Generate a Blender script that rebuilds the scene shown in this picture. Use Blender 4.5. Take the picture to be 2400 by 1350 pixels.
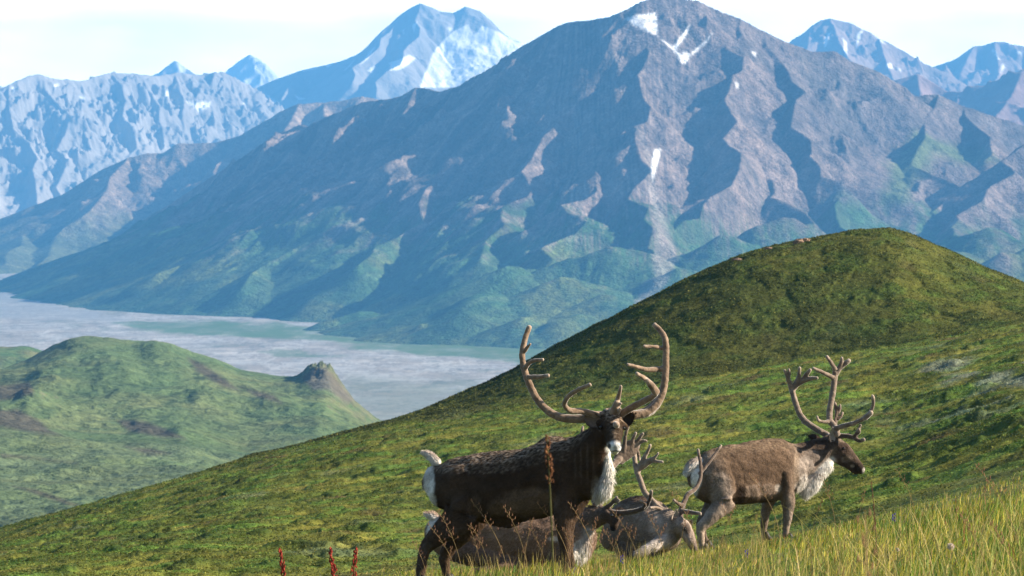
import bpy, math, random
import numpy as np
from mathutils import Vector

random.seed(7); rng = np.random.default_rng(7)
S = bpy.context.scene
COL = S.collection
for o in list(bpy.data.objects): bpy.data.objects.remove(o)

# ------------------------------------------------------------------ camera, sky, sun, exposure
F = 9000.0                      # focal length in photo pixels (2400 wide) = 135 mm on 36 mm
PITCH = math.atan2(275.0, F)    # eye level sits at photo row 400
CP, SP = math.cos(PITCH), math.sin(PITCH)
cam = bpy.data.cameras.new('camera'); camo = bpy.data.objects.new('camera', cam); COL.objects.link(camo)
camo.location = (0, 0, 0); camo.rotation_euler = (math.pi/2 - PITCH, 0, 0)
cam.lens = 135; cam.sensor_width = 36; cam.clip_start = 0.5; cam.clip_end = 60000
cam.dof.use_dof = True; cam.dof.focus_distance = 36.0; cam.dof.aperture_fstop = 11
S.camera = camo
SUN_AZ, SUN_EL = math.radians(2), math.radians(27)    # azimuth from +X towards +Y
SUN = np.array([math.cos(SUN_EL)*math.cos(SUN_AZ), math.cos(SUN_EL)*math.sin(SUN_AZ), math.sin(SUN_EL)])
W = bpy.data.worlds.new('World'); S.world = W; W.use_nodes = True
nt = W.node_tree; nt.nodes.clear()
def N(t, **k):
    n = nt.nodes.new(t)
    for a, v in k.items(): setattr(n, a, v)
    return n
out = N('ShaderNodeOutputWorld'); bg = N('ShaderNodeBackground'); sky = N('ShaderNodeTexSky')
sky.sky_type = 'NISHITA'; sky.sun_disc = False; sky.sun_elevation = SUN_EL; sky.sun_rotation = math.pi/2 - SUN_AZ
sky.air_density = 1.0; sky.dust_density = 1.0
tc = N('ShaderNodeTexCoord'); sep = N('ShaderNodeSeparateXYZ'); nt.links.new(tc.outputs['Generated'], sep.inputs[0])
mp = N('ShaderNodeMapping'); mp.inputs['Scale'].default_value = (9, 9, 26); nt.links.new(tc.outputs['Generated'], mp.inputs[0])
nz = N('ShaderNodeTexNoise'); nz.inputs['Scale'].default_value = 1.6; nz.inputs['Detail'].default_value = 5; nz.inputs['Roughness'].default_value = .5
nt.links.new(mp.outputs[0], nz.inputs['Vector'])
cr = N('ShaderNodeValToRGB'); e = cr.color_ramp.elements
e[0].position = .36; e[0].color = (42, 36, 31, 1); e[1].position = .62; e[1].color = (60, 56, 51, 1)
nt.links.new(nz.outputs['Fac'], cr.inputs[0])
# cloud bank low over the horizon, open blue sky higher up
mr = N('ShaderNodeMapRange'); mr.inputs['From Min'].default_value = .06; mr.inputs['From Max'].default_value = .13
mr.inputs['To Min'].default_value = 1; mr.inputs['To Max'].default_value = .0
nt.links.new(sep.outputs['Z'], mr.inputs['Value'])
mx = N('ShaderNodeMix', data_type='RGBA')
m2 = N('ShaderNodeMapRange'); m2.inputs['From Min'].default_value = .75; m2.inputs['From Max'].default_value = .95
nt.links.new(sep.outputs['Y'], m2.inputs['Value']); mm = N('ShaderNodeMath', operation='MULTIPLY')
nt.links.new(mr.outputs[0], mm.inputs[0]); nt.links.new(m2.outputs[0], mm.inputs[1])
nt.links.new(mm.outputs[0], mx.inputs[0]); nt.links.new(sky.outputs[0], mx.inputs[6]); nt.links.new(cr.outputs[0], mx.inputs[7])
nt.links.new(mx.outputs[2], bg.inputs[0]); bg.inputs[1].default_value = .055
nt.links.new(bg.outputs[0], out.inputs[0])
sl = bpy.data.lights.new('sun', 'SUN'); so = bpy.data.objects.new('sun', sl); COL.objects.link(so)
sl.energy = 5.0; sl.angle = math.radians(.5); sl.color = (1, .87, .70)
so.rotation_euler = Vector(SUN).to_track_quat('Z', 'Y').to_euler()
S.view_settings.view_transform = 'Standard'; S.view_settings.look = 'None'
S.view_settings.exposure = 1.6; S.view_settings.gamma = 1
S.render.engine = 'CYCLES'
S.cycles.use_denoising = True; S.cycles.max_bounces = 5; S.cycles.diffuse_bounces = 2; S.cycles.glossy_bounces = 2
S.cycles.transmission_bounces = 2; S.cycles.volume_bounces = 0; S.cycles.transparent_max_bounces = 4
S.cycles.caustics_reflective = False; S.cycles.caustics_refractive = False

# ------------------------------------------------------------------ helpers
def unproj(px, py, Y):
    """photo pixel + distance along +Y -> world point"""
    px, py, Y = (np.asarray(v, float) for v in (px, py, Y))
    a = (px-1200)/F; b = (675-py)/F
    dy = CP + b*SP; dz = -SP + b*CP
    t = Y/dy
    return np.stack(np.broadcast_arrays(a*t, Y, dz*t), -1)
def proj(P):
    P = np.asarray(P, float)
    d = P[..., 1]*CP - P[..., 2]*SP; u = P[..., 1]*SP + P[..., 2]*CP
    return 1200 + F*P[..., 0]/d, 675 - F*u/d
_pr = np.random.default_rng(1234)
_PERM = np.concatenate([_pr.permutation(4096)]*2).astype(np.int32)
_GA = _pr.uniform(0, 2*np.pi, 4096); _GC = np.cos(_GA).astype(np.float32); _GS = np.sin(_GA).astype(np.float32)
def perlin(x, y, seed=0):
    x, y = np.broadcast_arrays(np.asarray(x, float), np.asarray(y, float))
    x0 = np.floor(x); y0 = np.floor(y); fx = (x-x0).astype(np.float32); fy = (y-y0).astype(np.float32)
    ix = (x0.astype(np.int64)+seed*131) & 4095; iy = (y0.astype(np.int64)+seed*57) & 4095
    u = fx*fx*fx*(fx*(fx*6-15)+10); v = fy*fy*fy*(fy*(fy*6-15)+10)
    r0 = _PERM[iy]; r1 = _PERM[(iy+1) & 4095]
    def g(r, dx, dy):
        k = _PERM[((ix+dx) & 4095)+r]
        return _GC[k]*(fx-dx) + _GS[k]*(fy-dy)
    a, b, c, d = g(r0, 0, 0), g(r0, 1, 0), g(r1, 0, 1), g(r1, 1, 1)
    p = a+(b-a)*u; q = c+(d-c)*u
    return (p+(q-p)*v)*1.5
def fbm(x, y, seed=0, octs=4, rough=.5):
    s = 0; a = 1; n = 0
    for k in range(octs):
        s = s + a*perlin(x*2**k, y*2**k, seed+k*17); n += a; a *= rough
    return s/n
def ridged(x, y, seed=0, octs=5, rough=.5):
    s = 0; a = 1; n = 0; w = 1
    for k in range(octs):
        v = (1-np.abs(perlin(x*2**k, y*2**k, seed+k*31)))**2
        s = s + a*v*w; n += a; a *= rough; w = np.clip(v*1.4, 0, 1)
    return s/n
def sstep(a, b, x):
    t = np.clip((np.asarray(x, float)-a)/(b-a), 0, 1); return t*t*(3-2*t)
def lerp(a, b, t): return a + (np.asarray(b)-a)*t
def mixc(c, col, t): return c + (np.array(col)-c)*np.asarray(t)[..., None]
def poly_mask(px, py, poly, soft=4.0):
    """1 inside the polygon, fading over `soft` pixels"""
    px = np.asarray(px); py = np.asarray(py)
    inside = np.zeros(px.shape, bool); d = np.full(px.shape, 1e9)
    n = len(poly)
    for i in range(n):
        x1, y1 = poly[i]; x2, y2 = poly[(i+1) % n]
        c = ((y1 > py) != (y2 > py)) & (px < (x2-x1)*(py-y1)/((y2-y1) or 1e-9)+x1)
        inside ^= c
        L = (x2-x1)**2+(y2-y1)**2 or 1e-9
        t = np.clip(((px-x1)*(x2-x1)+(py-y1)*(y2-y1))/L, 0, 1)
        d = np.minimum(d, np.hypot(px-x1-t*(x2-x1), py-y1-t*(y2-y1)))
    sd = np.where(inside, d, -d)
    return sstep(-soft, soft, sd)
def np_mesh(name, verts, faces, col=None, smooth=True, extra=None):
    """verts (n,3); faces (m,3) or (m,4)"""
    me = bpy.data.meshes.new(name); verts = np.ascontiguousarray(verts, np.float32); faces = np.ascontiguousarray(faces, np.int32)
    m, k = faces.shape
    me.vertices.add(len(verts)); me.vertices.foreach_set('co', verts.ravel())
    me.loops.add(m*k); me.loops.foreach_set('vertex_index', faces.ravel())
    me.polygons.add(m); me.polygons.foreach_set('loop_start', np.arange(0, m*k, k, dtype=np.int32))
    me.polygons.foreach_set('loop_total', np.full(m, k, np.int32))
    me.polygons.foreach_set('use_smooth', np.full(m, smooth))
    if col is not None: set_col(me, col)
    me.update(); me.validate(verbose=False)
    return me
def set_col(me, col):
    a = me.color_attributes.new('Col', 'FLOAT_COLOR', 'POINT')
    c = np.ones((len(col), 4), np.float32); c[:, :3] = np.clip(col, 0, 1); a.data.foreach_set('color', c.ravel())
def link(name, me, mat=None, parent=None):
    o = bpy.data.objects.new(name, me); COL.objects.link(o)
    if mat is not None and len(me.materials) == 0: me.materials.append(mat)
    if parent is not None: o.parent = parent
    return o
def tag(o, label=None, cat=None, group=None, kind=None):
    if label: o['label'] = label
    if cat: o['category'] = cat
    if group: o['group'] = group
    if kind: o['kind'] = kind
    return o
def grid_faces(nr, nc):
    i = np.arange(nr*nc).reshape(nr, nc)
    return np.stack([i[:-1, :-1], i[:-1, 1:], i[1:, 1:], i[1:, :-1]], -1).reshape(-1, 4)
def to_local(me, loc):
    me.transform(__import__('mathutils').Matrix.Translation(-Vector(loc)))

# ------------------------------------------------------------------ materials
def material(name, rough=.9, scales=((1, .3),), bump=(), spec=.15, trans=0.0, color=None, sheen=0):
    """vertex colour (or a fixed colour) times world-scale noise, with noise bumps"""
    m = bpy.data.materials.new(name); m.use_nodes = True; t = m.node_tree; nd = t.nodes; lk = t.links
    b = nd['Principled BSDF']; b.inputs['Roughness'].default_value = rough; b.inputs['Specular IOR Level'].default_value = spec
    if sheen:
        b.inputs['Sheen Weight'].default_value = sheen; b.inputs['Sheen Roughness'].default_value = .4
    if color is None:
        at = nd.new('ShaderNodeAttribute'); at.attribute_name = 'Col'; c = at.outputs['Color']
    else:
        r = nd.new('ShaderNodeRGB'); r.outputs[0].default_value = (*color, 1); c = r.outputs[0]
    co = nd.new('ShaderNodeTexCoord').outputs['Object']
    for sc, amt in scales:
        n = nd.new('ShaderNodeTexNoise'); n.inputs['Scale'].default_value = sc; n.inputs['Detail'].default_value = 4
        lk.new(co, n.inputs['Vector'])
        r = nd.new('ShaderNodeMapRange'); r.inputs['From Min'].default_value = .3; r.inputs['From Max'].default_value = .7
        r.inputs['To Min'].default_value = 1-amt; r.inputs['To Max'].default_value = 1+amt
        lk.new(n.outputs['Fac'], r.inputs['Value'])
        mu = nd.new('ShaderNodeMix'); mu.data_type = 'RGBA'; mu.blend_type = 'MULTIPLY'; mu.inputs[0].default_value = 1
        lk.new(c, mu.inputs[6]); lk.new(r.outputs[0], mu.inputs[7]); c = mu.outputs[2]
    lk.new(c, b.inputs['Base Color'])
    nrm = None
    for sc, dist in bump:
        n = nd.new('ShaderNodeTexNoise'); n.inputs['Scale'].default_value = sc; n.inputs['Detail'].default_value = 5; n.inputs['Roughness'].default_value = .6
        lk.new(co, n.inputs['Vector'])
        bp = nd.new('ShaderNodeBump'); bp.inputs['Distance'].default_value = dist; bp.inputs['Strength'].default_value = 1
        lk.new(n.outputs['Fac'], bp.inputs['Height'])
        if nrm: lk.new(nrm, bp.inputs['Normal'])
        nrm = bp.outputs[0]
    if nrm: lk.new(nrm, b.inputs['Normal'])
    if trans:
        tr = nd.new('ShaderNodeBsdfTranslucent'); lk.new(c, tr.inputs[0])
        ms = nd.new('ShaderNodeMixShader'); ms.inputs[0].default_value = trans
        lk.new(b.outputs[0], ms.inputs[1]); lk.new(tr.outputs[0], ms.inputs[2])
        lk.new(ms.outputs[0], nd['Material Output'].inputs[0])
    return m
M_rock = material('mountain_rock', .95, ((.012, .25), (.05, .35), (.25, .4)), ((.02, 14), (.09, 7), (.3, 2.5)), .05)
M_far = material('far_range_rock', .95, ((.002, .12), (.008, .12)), ((.01, 18), (.03, 6)), .05)
M_hill = material('hill_turf', .95, ((.03, .2), (.2, .25)), ((.06, 5), (.35, 1.2)), .05)
M_turf = material('tundra_turf', .95, ((.5, .2), (4, .3)), ((3, .12), (14, .03)), .05)
M_leaf = material('tundra_leaf', .8, ((2, .15),), (), .15, trans=.25)
M_grass = material('grass_blade', .6, ((1.2, .3), (5, .2)), (), .25, trans=.33)
M_river = material('river_gravel', .95, ((.01, .05), (.05, .08)), (), .1)
M_fur = material('body_fur', .9, ((9, .25), (45, .25)), ((30, .012), (90, .006)), .05)
M_hair = material('fur_strands', .75, (), (), .12, trans=.12)
M_antler = material('antler_velvet', .85, ((14, .25), (60, .15)), ((50, .004),), .08, sheen=.6)
M_eye = material('eye_gloss', .12, (), (), .6, color=(.008, .006, .005))
M_hoof = material('hoof_horn', .6, ((30, .2),), (), .3, color=(.02, .017, .015))
M_ear = material('ear_fur', .9, ((40, .25),), ((70, .004),), .05, trans=.2)
M_stone = material('stone', .95, ((2, .3), (9, .3)), ((4, .08),), .1)
M_plant = material('plant_tissue', .8, ((25, .25),), (), .15, trans=.25)

# ------------------------------------------------------------------ terrain from contour lines
def pchip_cols(xk, yk, xq):
    """monotone cubic along axis 0; xk, yk (K, C); xq (R, C)"""
    h = np.diff(xk, axis=0); dl = np.diff(yk, axis=0)/h
    d = np.zeros_like(yk)
    w1 = 2*h[1:]+h[:-1]; w2 = h[1:]+2*h[:-1]
    same = dl[1:]*dl[:-1] > 0
    with np.errstate(divide='ignore', invalid='ignore'):
        hm = (w1+w2)/(w1/dl[:-1]+w2/dl[1:])
    d[1:-1] = np.where(same, hm, 0); d[0] = dl[0]; d[-1] = dl[-1]
    out = np.empty_like(xq)
    for c in range(xq.shape[1]):
        i = np.clip(np.searchsorted(xk[:, c], xq[:, c])-1, 0, len(xk)-2)
        H = h[i, c]; t = (xq[:, c]-xk[i, c])/H
        y0 = yk[i, c]; y1 = yk[i+1, c]; m0 = d[i, c]*H; m1 = d[i+1, c]*H
        out[:, c] = (2*t**3-3*t**2+1)*y0+(t**3-2*t**2+t)*m0+(-2*t**3+3*t**2)*y1+(t**3-t**2)*m1
    return out
def smooth1(a, n):
    k = np.hanning(n+2)[1:-1]; k /= k.sum()
    return np.convolve(np.pad(a, n//2, mode='edge'), k, 'valid')[:len(a)]
def contour_terrain(curves, xs, nrows, sm=15, rows=None):
    """curves: list of [(px, py, Y), ...], near to far -> X, Y, Z arrays (rows, cols)"""
    YK, ZK = [], []
    for c in curves:
        c = np.array(c, float)
        y = smooth1(np.interp(xs, c[:, 0], c[:, 1]), sm); Y = np.interp(xs, c[:, 0], c[:, 2])
        YK.append(Y); ZK.append(unproj(xs, y, Y)[:, 2])
    YK = np.array(YK); ZK = np.array(ZK)
    t = np.linspace(0, 1, nrows)[:, None]
    LY = np.log(YK[0])*(1-t)+np.log(YK[-1])*t
    if rows is not None: LY = np.repeat(np.log(rows)[:, None], len(xs), 1)
    Z = pchip_cols(np.log(YK), ZK, LY)
    Y = np.exp(LY); X = (xs-1200)/F*Y
    return X, Y, Z

# ---- the near hillside
RIDGE = [(-500, 1370, 195), (0, 1245, 205), (250, 1180, 210), (470, 1120, 214), (560, 1085, 215), (700, 1050, 217), (920, 990, 220), (1080, 935, 222),
         (1170, 895, 223), (1230, 860, 224), (1360, 790, 225), (1500, 715, 226), (1600, 665, 227), (1720, 612, 228), (1800, 586, 229), (1900, 567, 230),
         (1970, 549, 231), (2040, 544, 231), (2080, 542, 231), (2120, 551, 231), (2200, 585, 231), (2300, 630, 230), (2400, 672, 229), (2900, 830, 226)]
def yy(pts, Y): return [(x, y, Y) for x, y in pts]
CURV = [
    yy([(-500, 5700), (2900, 5100)], 3), yy([(-500, 2150), (1200, 1900), (2900, 1650)], 12),
    yy([(-500, 1850), (0, 1740), (1200, 1560), (1800, 1460), (2400, 1385), (2900, 1310)], 22),
    yy([(-500, 1640), (0, 1490), (600, 1440), (1000, 1378), (1330, 1356), (1650, 1330), (2000, 1270), (2400, 1215), (2900, 1120)], 34),
    yy([(-500, 1580), (0, 1440), (600, 1405), (1000, 1350), (1400, 1322), (1650, 1292), (1800, 1272), (1950, 1240), (2100, 1208), (2250, 1178), (2400, 1148), (2900, 1040)], 43),
    yy([(-500, 1520), (0, 1395), (600, 1370), (1000, 1335), (1400, 1322), (1650, 1300), (1800, 1280), (1950, 1245), (2100, 1205), (2400, 1115), (2900, 970)], 52),
    yy([(-500, 1455), (0, 1342), (600, 1290), (1000, 1262), (1400, 1238), (1650, 1212), (1900, 1165), (2100, 1110), (2400, 1005), (2900, 850)], 75),
    yy([(-500, 1405), (0, 1293), (300, 1235), (600, 1180), (1000, 1130), (1400, 1085), (1800, 1030), (2100, 985), (2400, 900), (2900, 760)], 120),
    yy([(-500, 1384), (0, 1258), (300, 1172), (600, 1092), (900, 1022), (1300, 958), (1600, 903), (1800, 872), (2100, 820), (2400, 766), (2900, 690)], 172),
    [(-500, 1373, 186), (0, 1249, 193), (600, 1080, 203), (900, 1004, 206), (1300, 944, 206), (1600, 897, 206), (1800, 872, 206), (2100, 822, 206), (2400, 768, 206), (2900, 700, 206)],
    RIDGE,
    [(x, y+(60 if x > 1000 else 90), Y*1.22) for x, y, Y in RIDGE],
    [(x, 1500, 900) for x in (-500, 2900)],
]
hx = np.concatenate([np.arange(-2400, -300, 14.0), np.arange(-300, 2700, 3.0), np.arange(2700, 4801, 14.0)])
hrow = np.unique(np.concatenate([np.geomspace(3, 40, 200), np.geomspace(40, 198, 560), np.linspace(198, 236, 300), np.geomspace(236, 900, 90)]))
HX, HY, HZ = contour_terrain(CURV, hx, 0, 31, hrow)
def hill_noise(X, Y):
    shr = sstep(44, 60, Y + 14*np.clip((900-(1200+F*X/Y))/900, -0.3, 1.6)*1.0)     # shrub heath takes over from grass
    sp = 1/(1+Y*.0012)
    big = fbm(X/9, Y/14, 3, 3)*.5
    tus = np.abs(fbm(X/2.1, Y/2.6, 11, 4, .55))
    return shr, sp, big, tus
def hill_shape(X, Y):
    shr, sp, big, tus = hill_noise(X, Y)
    mat = sstep(-.02, .14, fbm(X/2.6+7, Y/3.0, 23, 4, .55))                               # thicker mats of dwarf birch
    z = big*.22*sstep(35, 70, Y) + shr*(.06*tus*(.35+.65*mat) + .065*mat + .13*sstep(.12, .5, fbm(X/1.9+31, Y/2.6, 25, 5, .62))*sstep(190, 150, Y) + .15*ridged(X/5.5+.4*tus, Y/2.3+fbm(X/7, Y/9, 28, 2), 27, 3, .5)*sstep(46, 62, Y)*(1-.35*sstep(195, 210, Y)) + .035*np.abs(fbm(X/.8, Y/1.1, 12, 3, .6))) + .05*fbm(X/.7, Y/.7, 5, 2)
    z = z + sstep(120, 200, Y)*(np.abs(fbm(X/3, Y/3.5, 51, 4, .6))*.22 + fbm(X/30, Y/40, 52, 3)*.3*sstep(300, 235, Y))*.6
    return z, mat, shr, tus
dz, HMAT, HSHR, HTUS = hill_shape(HX, HY)
HZ = HZ + dz
def hill_z(X, Y):
    """height of the hillside at world X, Y (bilinear on the column grid)"""
    X = np.asarray(X, float); Y = np.asarray(Y, float)
    c = np.clip(np.interp(1200+F*X/Y, hx, np.arange(len(hx))), 0, len(hx)-1.001); c0 = c.astype(int); fc = c-c0
    r = np.clip(np.interp(Y, hrow, np.arange(len(hrow))), 0, HZ.shape[0]-1.001); r0 = r.astype(int); fr = r-r0
    return (HZ[r0, c0]*(1-fc)+HZ[r0, c0+1]*fc)*(1-fr)+(HZ[r0+1, c0]*(1-fc)+HZ[r0+1, c0+1]*fc)*fr
def hill_col(X, Y, mat, shr):
    n1 = fbm(X/7, Y/12, 61, 3); n2 = fbm(X/3.0, Y/1.7, 62, 5, .6); n3 = fbm(X/18, Y/30, 63, 3)
    g = np.broadcast_to(np.array([.090, .115, .022]), X.shape+(3,)).copy()
    g = mixc(g, (.235, .205, .040), np.clip(.46+n1*1.2+n2*.9, 0, 1)*.8)             # dry sedge, yellow green
    g = mixc(g, (.030, .056, .012), np.clip(mat*.55+n2*1.1+.05, 0, 1)*.9)                # dwarf birch, dark green
    g = mixc(g, (.088, .165, .028), sstep(-.05, .35, fbm(X/2.6+3, Y/2.4, 66, 4))*.75)   # fresh willow green
    g = mixc(g, (.032, .060, .014), sstep(.14, .4, fbm(X/1.9+31, Y/2.6, 25, 5, .62))*.75)  # darker birch cushions
    g = mixc(g, (.15, .18, .11), sstep(.28, .55, fbm(X/5+40, Y/11, 64, 4))*.4)      # grey willow
    g = mixc(g, (.12, .080, .036), sstep(.22, .55, fbm(X/3+9, Y/5, 65, 4))*.65)     # bare brown heath
    g = mixc(g, (.23, .25, .20), sstep(1950, 2250, 1200+F*X/Y)*sstep(96, 115, Y)*sstep(165, 140, Y)*sstep(.0, .3, fbm(X/3, Y/9, 67, 4))*.6)   # pale lichen bands
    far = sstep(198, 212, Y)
    g = mixc(g, (.038, .048, .014), far*np.clip(.8+n3*.6, 0, 1))  # shade of the upper hill face, painted into the turf colour
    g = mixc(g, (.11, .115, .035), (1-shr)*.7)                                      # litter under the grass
    return g
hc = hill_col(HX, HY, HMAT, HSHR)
V = np.stack([HX, HY, HZ], -1).reshape(-1, 3)
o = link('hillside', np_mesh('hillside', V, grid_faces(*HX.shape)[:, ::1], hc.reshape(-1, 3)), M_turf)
tag(o, 'green tundra hillside falling from right to left', 'hillside', kind='structure')

# ---- valley hill on the left with its rock pinnacle
RID2 = [(-600, 930, 1700), (-200, 890, 1750), (0, 868, 1800), (60, 850, 1850), (130, 815, 1880), (200, 799, 1900), (260, 799, 1900), (330, 808, 1900), (362, 803, 1890),
        (400, 808, 1880), (450, 830, 1870), (500, 843, 1860), (560, 870, 1850), (640, 885, 1840), (690, 890, 1830), (710, 880, 1830), (726, 867, 1830), (772, 867, 1830), (788, 888, 1830), (805, 912, 1825),
        (830, 945, 1820), (880, 982, 1800), (930, 1012, 1780), (1100, 1090, 1750), (1500, 1250, 1700)]
C2 = [
    yy([(-600, 1560), (1500, 1560)], 430),
    yy([(-600, 1330), (0, 1275), (560, 1190), (900, 1110), (1500, 1160)], 700),
    yy([(-600, 1190), (0, 1150), (300, 1150), (560, 1130), (900, 1080), (1500, 1190)], 900),
    yy([(-600, 1060), (0, 1015), (200, 1040), (420, 1050), (580, 1078), (900, 1060), (1500, 1210)], 1180),
    yy([(-600, 1058), (0, 1008), (200, 1030), (420, 1036), (580, 1066), (900, 1050), (1500, 1215)], 1230),
    yy([(-600, 1000), (0, 950), (150, 985), (300, 985), (420, 985), (560, 1000), (740, 990), (900, 1030), (1500, 1220)], 1450),
    yy([(-600, 960), (0, 905), (130, 890), (260, 890), (420, 900), (560, 925), (700, 935), (760, 935), (830, 975), (900, 1020), (1500, 1230)], 1650),
    RID2,
    [(x, y+110, Y*1.18) for x, y, Y in RID2],
    [(x, 1330, 2450) for x in (-600, 1500)],
]
x2 = np.arange(-600, 1501, 2.5)
X2, Y2, Z2 = contour_terrain(C2, x2, 620, 7)
px2 = 1200+F*X2/Y2
low = sstep(1260, 1150, Y2)
rough = fbm(X2/60, Y2/90, 71, 5, .55)
crest2 = np.exp(-((Y2-1860)/70)**2)
Z2 += rough*5*sstep(1150, 1450, Y2)*(1-.7*crest2) + np.abs(fbm(X2/22, Y2/40, 72, 4, .6))*2.4*sstep(1100, 1400, Y2)*(1-.5*crest2) + low*(np.abs(fbm(X2/10, Y2/14, 73, 3))*1.3+fbm(X2/50, Y2/60, 75, 3)*4)
pin = np.exp(-((px2-752)/48)**2)*np.exp(-((Y2-1815)/60)**2)
Z2 += pin*np.abs(fbm(X2/6, Y2/9, 74, 4, .7))*8
for mx, mY, mh, wl, wr, wy in ((175, 1860, 5, 26, 60, 45), (345, 1850, 4, 24, 45, 40), (100, 1640, 9, 30, 90, 60), (70, 1480, 9, 34, 95, 55), (-40, 1560, 8, 40, 80, 60), (330, 1400, 5, 30, 90, 60), (430, 1320, 5, 36, 80, 45), (640, 1560, 4, 30, 70, 70), (480, 1600, 5, 40, 90, 70), (250, 1700, 5, 34, 80, 60)):
    d_ = np.where(px2 < mx, (px2-mx)/wl, (px2-mx)/wr)+rough*.5
    Z2 += .42*mh*np.exp(-np.abs(d_)**2.6-((Y2-mY)/wy/1.25)**2)*(1+.8*rough)
rib = np.clip((1815-Y2)/190, 0, 1); d_ = px2-(750+50*rib); d_ = np.where(d_ < 0, d_/34, d_/60)
Z2 += 2.2*np.exp(-d_**2)*sstep(1610, 1690, Y2)*sstep(1835, 1770, Y2)*(1-.45*rib)*(1+.6*fbm(X2/14, Y2/20, 76, 4, .6))
sl2 = np.hypot(np.gradient(Z2, axis=1)/np.gradient(X2, axis=1), np.gradient(Z2, axis=0)/np.gradient(Y2, axis=0))
PX2, PY2 = proj(np.stack([X2, Y2, Z2], -1))
c2 = np.broadcast_to(np.array([.075, .115, .048]), X2.shape+(3,)).copy()
c2 = mixc(c2, (.115, .135, .058), np.clip(.4+fbm(X2/70, Y2/120, 81, 4)*1.6, 0, 1)*.8)
c2 = mixc(c2, (.052, .088, .038), sstep(.05, .45, fbm(X2/18, Y2/40, 82, 4))*.7)
c2 = mixc(c2, (.095, .130, .070), low*np.clip(.6+fbm(X2/30, Y2/50, 83, 3), 0, 1)*.8)
wob = fbm(X2/15, Y2/25, 84, 4)*14
soil = (.062, .055, .040)
for poly in ([(-40, 962), (40, 958), (90, 985), (120, 1010), (150, 1022), (100, 1018), (0, 1000), (-40, 998)],
             [(275, 985), (340, 988), (400, 1010), (440, 1030), (380, 1026), (300, 1010)],
             [(290, 1045), (350, 1050), (405, 1065), (340, 1064)],
             [(440, 838), (470, 850), (530, 890), (560, 915), (520, 905), (460, 870)], [(560, 905), (640, 925), (660, 945), (600, 930)],
             [(0, 1062), (180, 1085), (0, 1070)], [(30, 1140), (90, 1150), (220, 1195), (150, 1180)],
             [(-30, 905), (70, 895), (80, 925), (0, 940)]):
    c2 = mixc(c2, soil, poly_mask(PX2+wob, PY2+wob*.5, poly, 6)*.92)
rockm = np.clip(poly_mask(PX2+wob*.5, PY2+wob*.3, [(706, 886), (735, 860), (765, 860), (790, 890), (830, 938), (812, 945), (772, 915), (735, 915)], 7), 0, 1)
c2 = mixc(c2, (.115, .105, .09), rockm*.85)
c2 = mixc(c2, (.10, .085, .06), sstep(.55, .95, sl2)*.5)
o = link('valley_hill', np_mesh('valley_hill', np.stack([X2, Y2, Z2], -1).reshape(-1, 3), grid_faces(*X2.shape), c2.reshape(-1, 3)), M_hill)
tag(o, 'lower green hill with a rocky knob on its right end', 'hill', kind='structure')

# ---- the small green spur beyond it, at the left edge
RID3 = [(-600, 790, 2900), (-100, 803, 2900), (0, 808, 2900), (60, 813, 2900), (110, 832, 2900), (200, 870, 2880), (300, 920, 2850), (500, 1000, 2800)]
C3 = [[(x, 1250, 2480) for x in (-600, 500)], [(x, y+30, Y-120) for x, y, Y in RID3], RID3, [(x, y+70, Y+120) for x, y, Y in RID3], [(x, 1250, 3350) for x in (-600, 500)]]
x3 = np.arange(-600, 501, 4.0)
X3, Y3, Z3 = contour_terrain(C3, x3, 160, 7)
Z3 += fbm(X3/60, Y3/80, 91, 5)*6
c3 = np.broadcast_to(np.array([.065, .11, .03]), X3.shape+(3,)).copy(); c3 = mixc(c3, (.13, .13, .05), np.clip(.3+fbm(X3/30, Y3/60, 92, 4)*1.5, 0, 1))
o = link('far_green_spur', np_mesh('far_green_spur', np.stack([X3, Y3, Z3], -1).reshape(-1, 3), grid_faces(*X3.shape), c3.reshape(-1, 3)), M_hill)
tag(o, 'low green spur at the edge of the river flat', 'hill', kind='structure')

# ---- river flat: one sheet of gravel bars and green terraces, out to the foot of the last range
ZV = -250.0
gy = np.exp(np.linspace(math.log(1500), math.log(30500), 950)); gx = np.concatenate([np.linspace(-.235, -.15, 50, endpoint=False), np.linspace(-.15, .06, 1100, endpoint=False), np.linspace(.06, .30, 90)])
GY, GU = np.meshgrid(gy, gx, indexing='ij'); GX = GU*np.minimum(GY, 29000)
GZ = np.full(GX.shape, ZV) + fbm(GX/120, GY/200, 101, 4)*1.2
pxg, pyg = proj(np.stack([GX, GY, GZ], -1))
wobx = fbm(GX/300, GY/700, 102, 5, .6); wob2 = fbm(GX/90, GY/420, 103, 5, .6)
cg = np.broadcast_to(np.array([.25, .228, .205]), GX.shape+(3,)).copy()
strk = ridged(GX/120+wobx, GY/260+GX/700, 104, 6, .66)
cg = mixc(cg, (.36, .335, .305), sstep(.4, .75, strk)*.8)
cg = mixc(cg, (.115, .12, .105), sstep(.05, .4, fbm(GX/55, GY/240, 103, 6, .68))*.7)          # finer wet gravel
for sx, sy, w_, sd, tint in ((210, 420, 13, 105, (.44, .44, .43)), (120, 300, 15, 107, (.30, .31, .31)), (330, 620, 20, 109, (.33, .33, .33))):   # braided threads of water
    th = 1-np.abs(fbm(GX/sx+.7*wob2+GY/sy*.6, GY/sy-GX/900, sd, 6, .6))*w_
    cg = mixc(cg, tint, np.clip(th, 0, 1)*.7); cg = mixc(cg, (.10, .10, .09), np.clip(1-np.abs(th+.35)*2.2, 0, 1)*.35)
cg = mixc(cg, (.085, .10, .06), sstep(.12, .4, fbm(GX/110, GY/330, 108, 6, .66))*.55)
def river_patch(poly, col, amt, soft=9):
    global cg
    cg = mixc(cg, col, poly_mask(pxg+wobx*90, pyg+wob2*16, poly, soft)*amt*np.clip(.9+fbm(GX/70, GY/200, 111, 5, .65)*.8, 0, 1))
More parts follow.
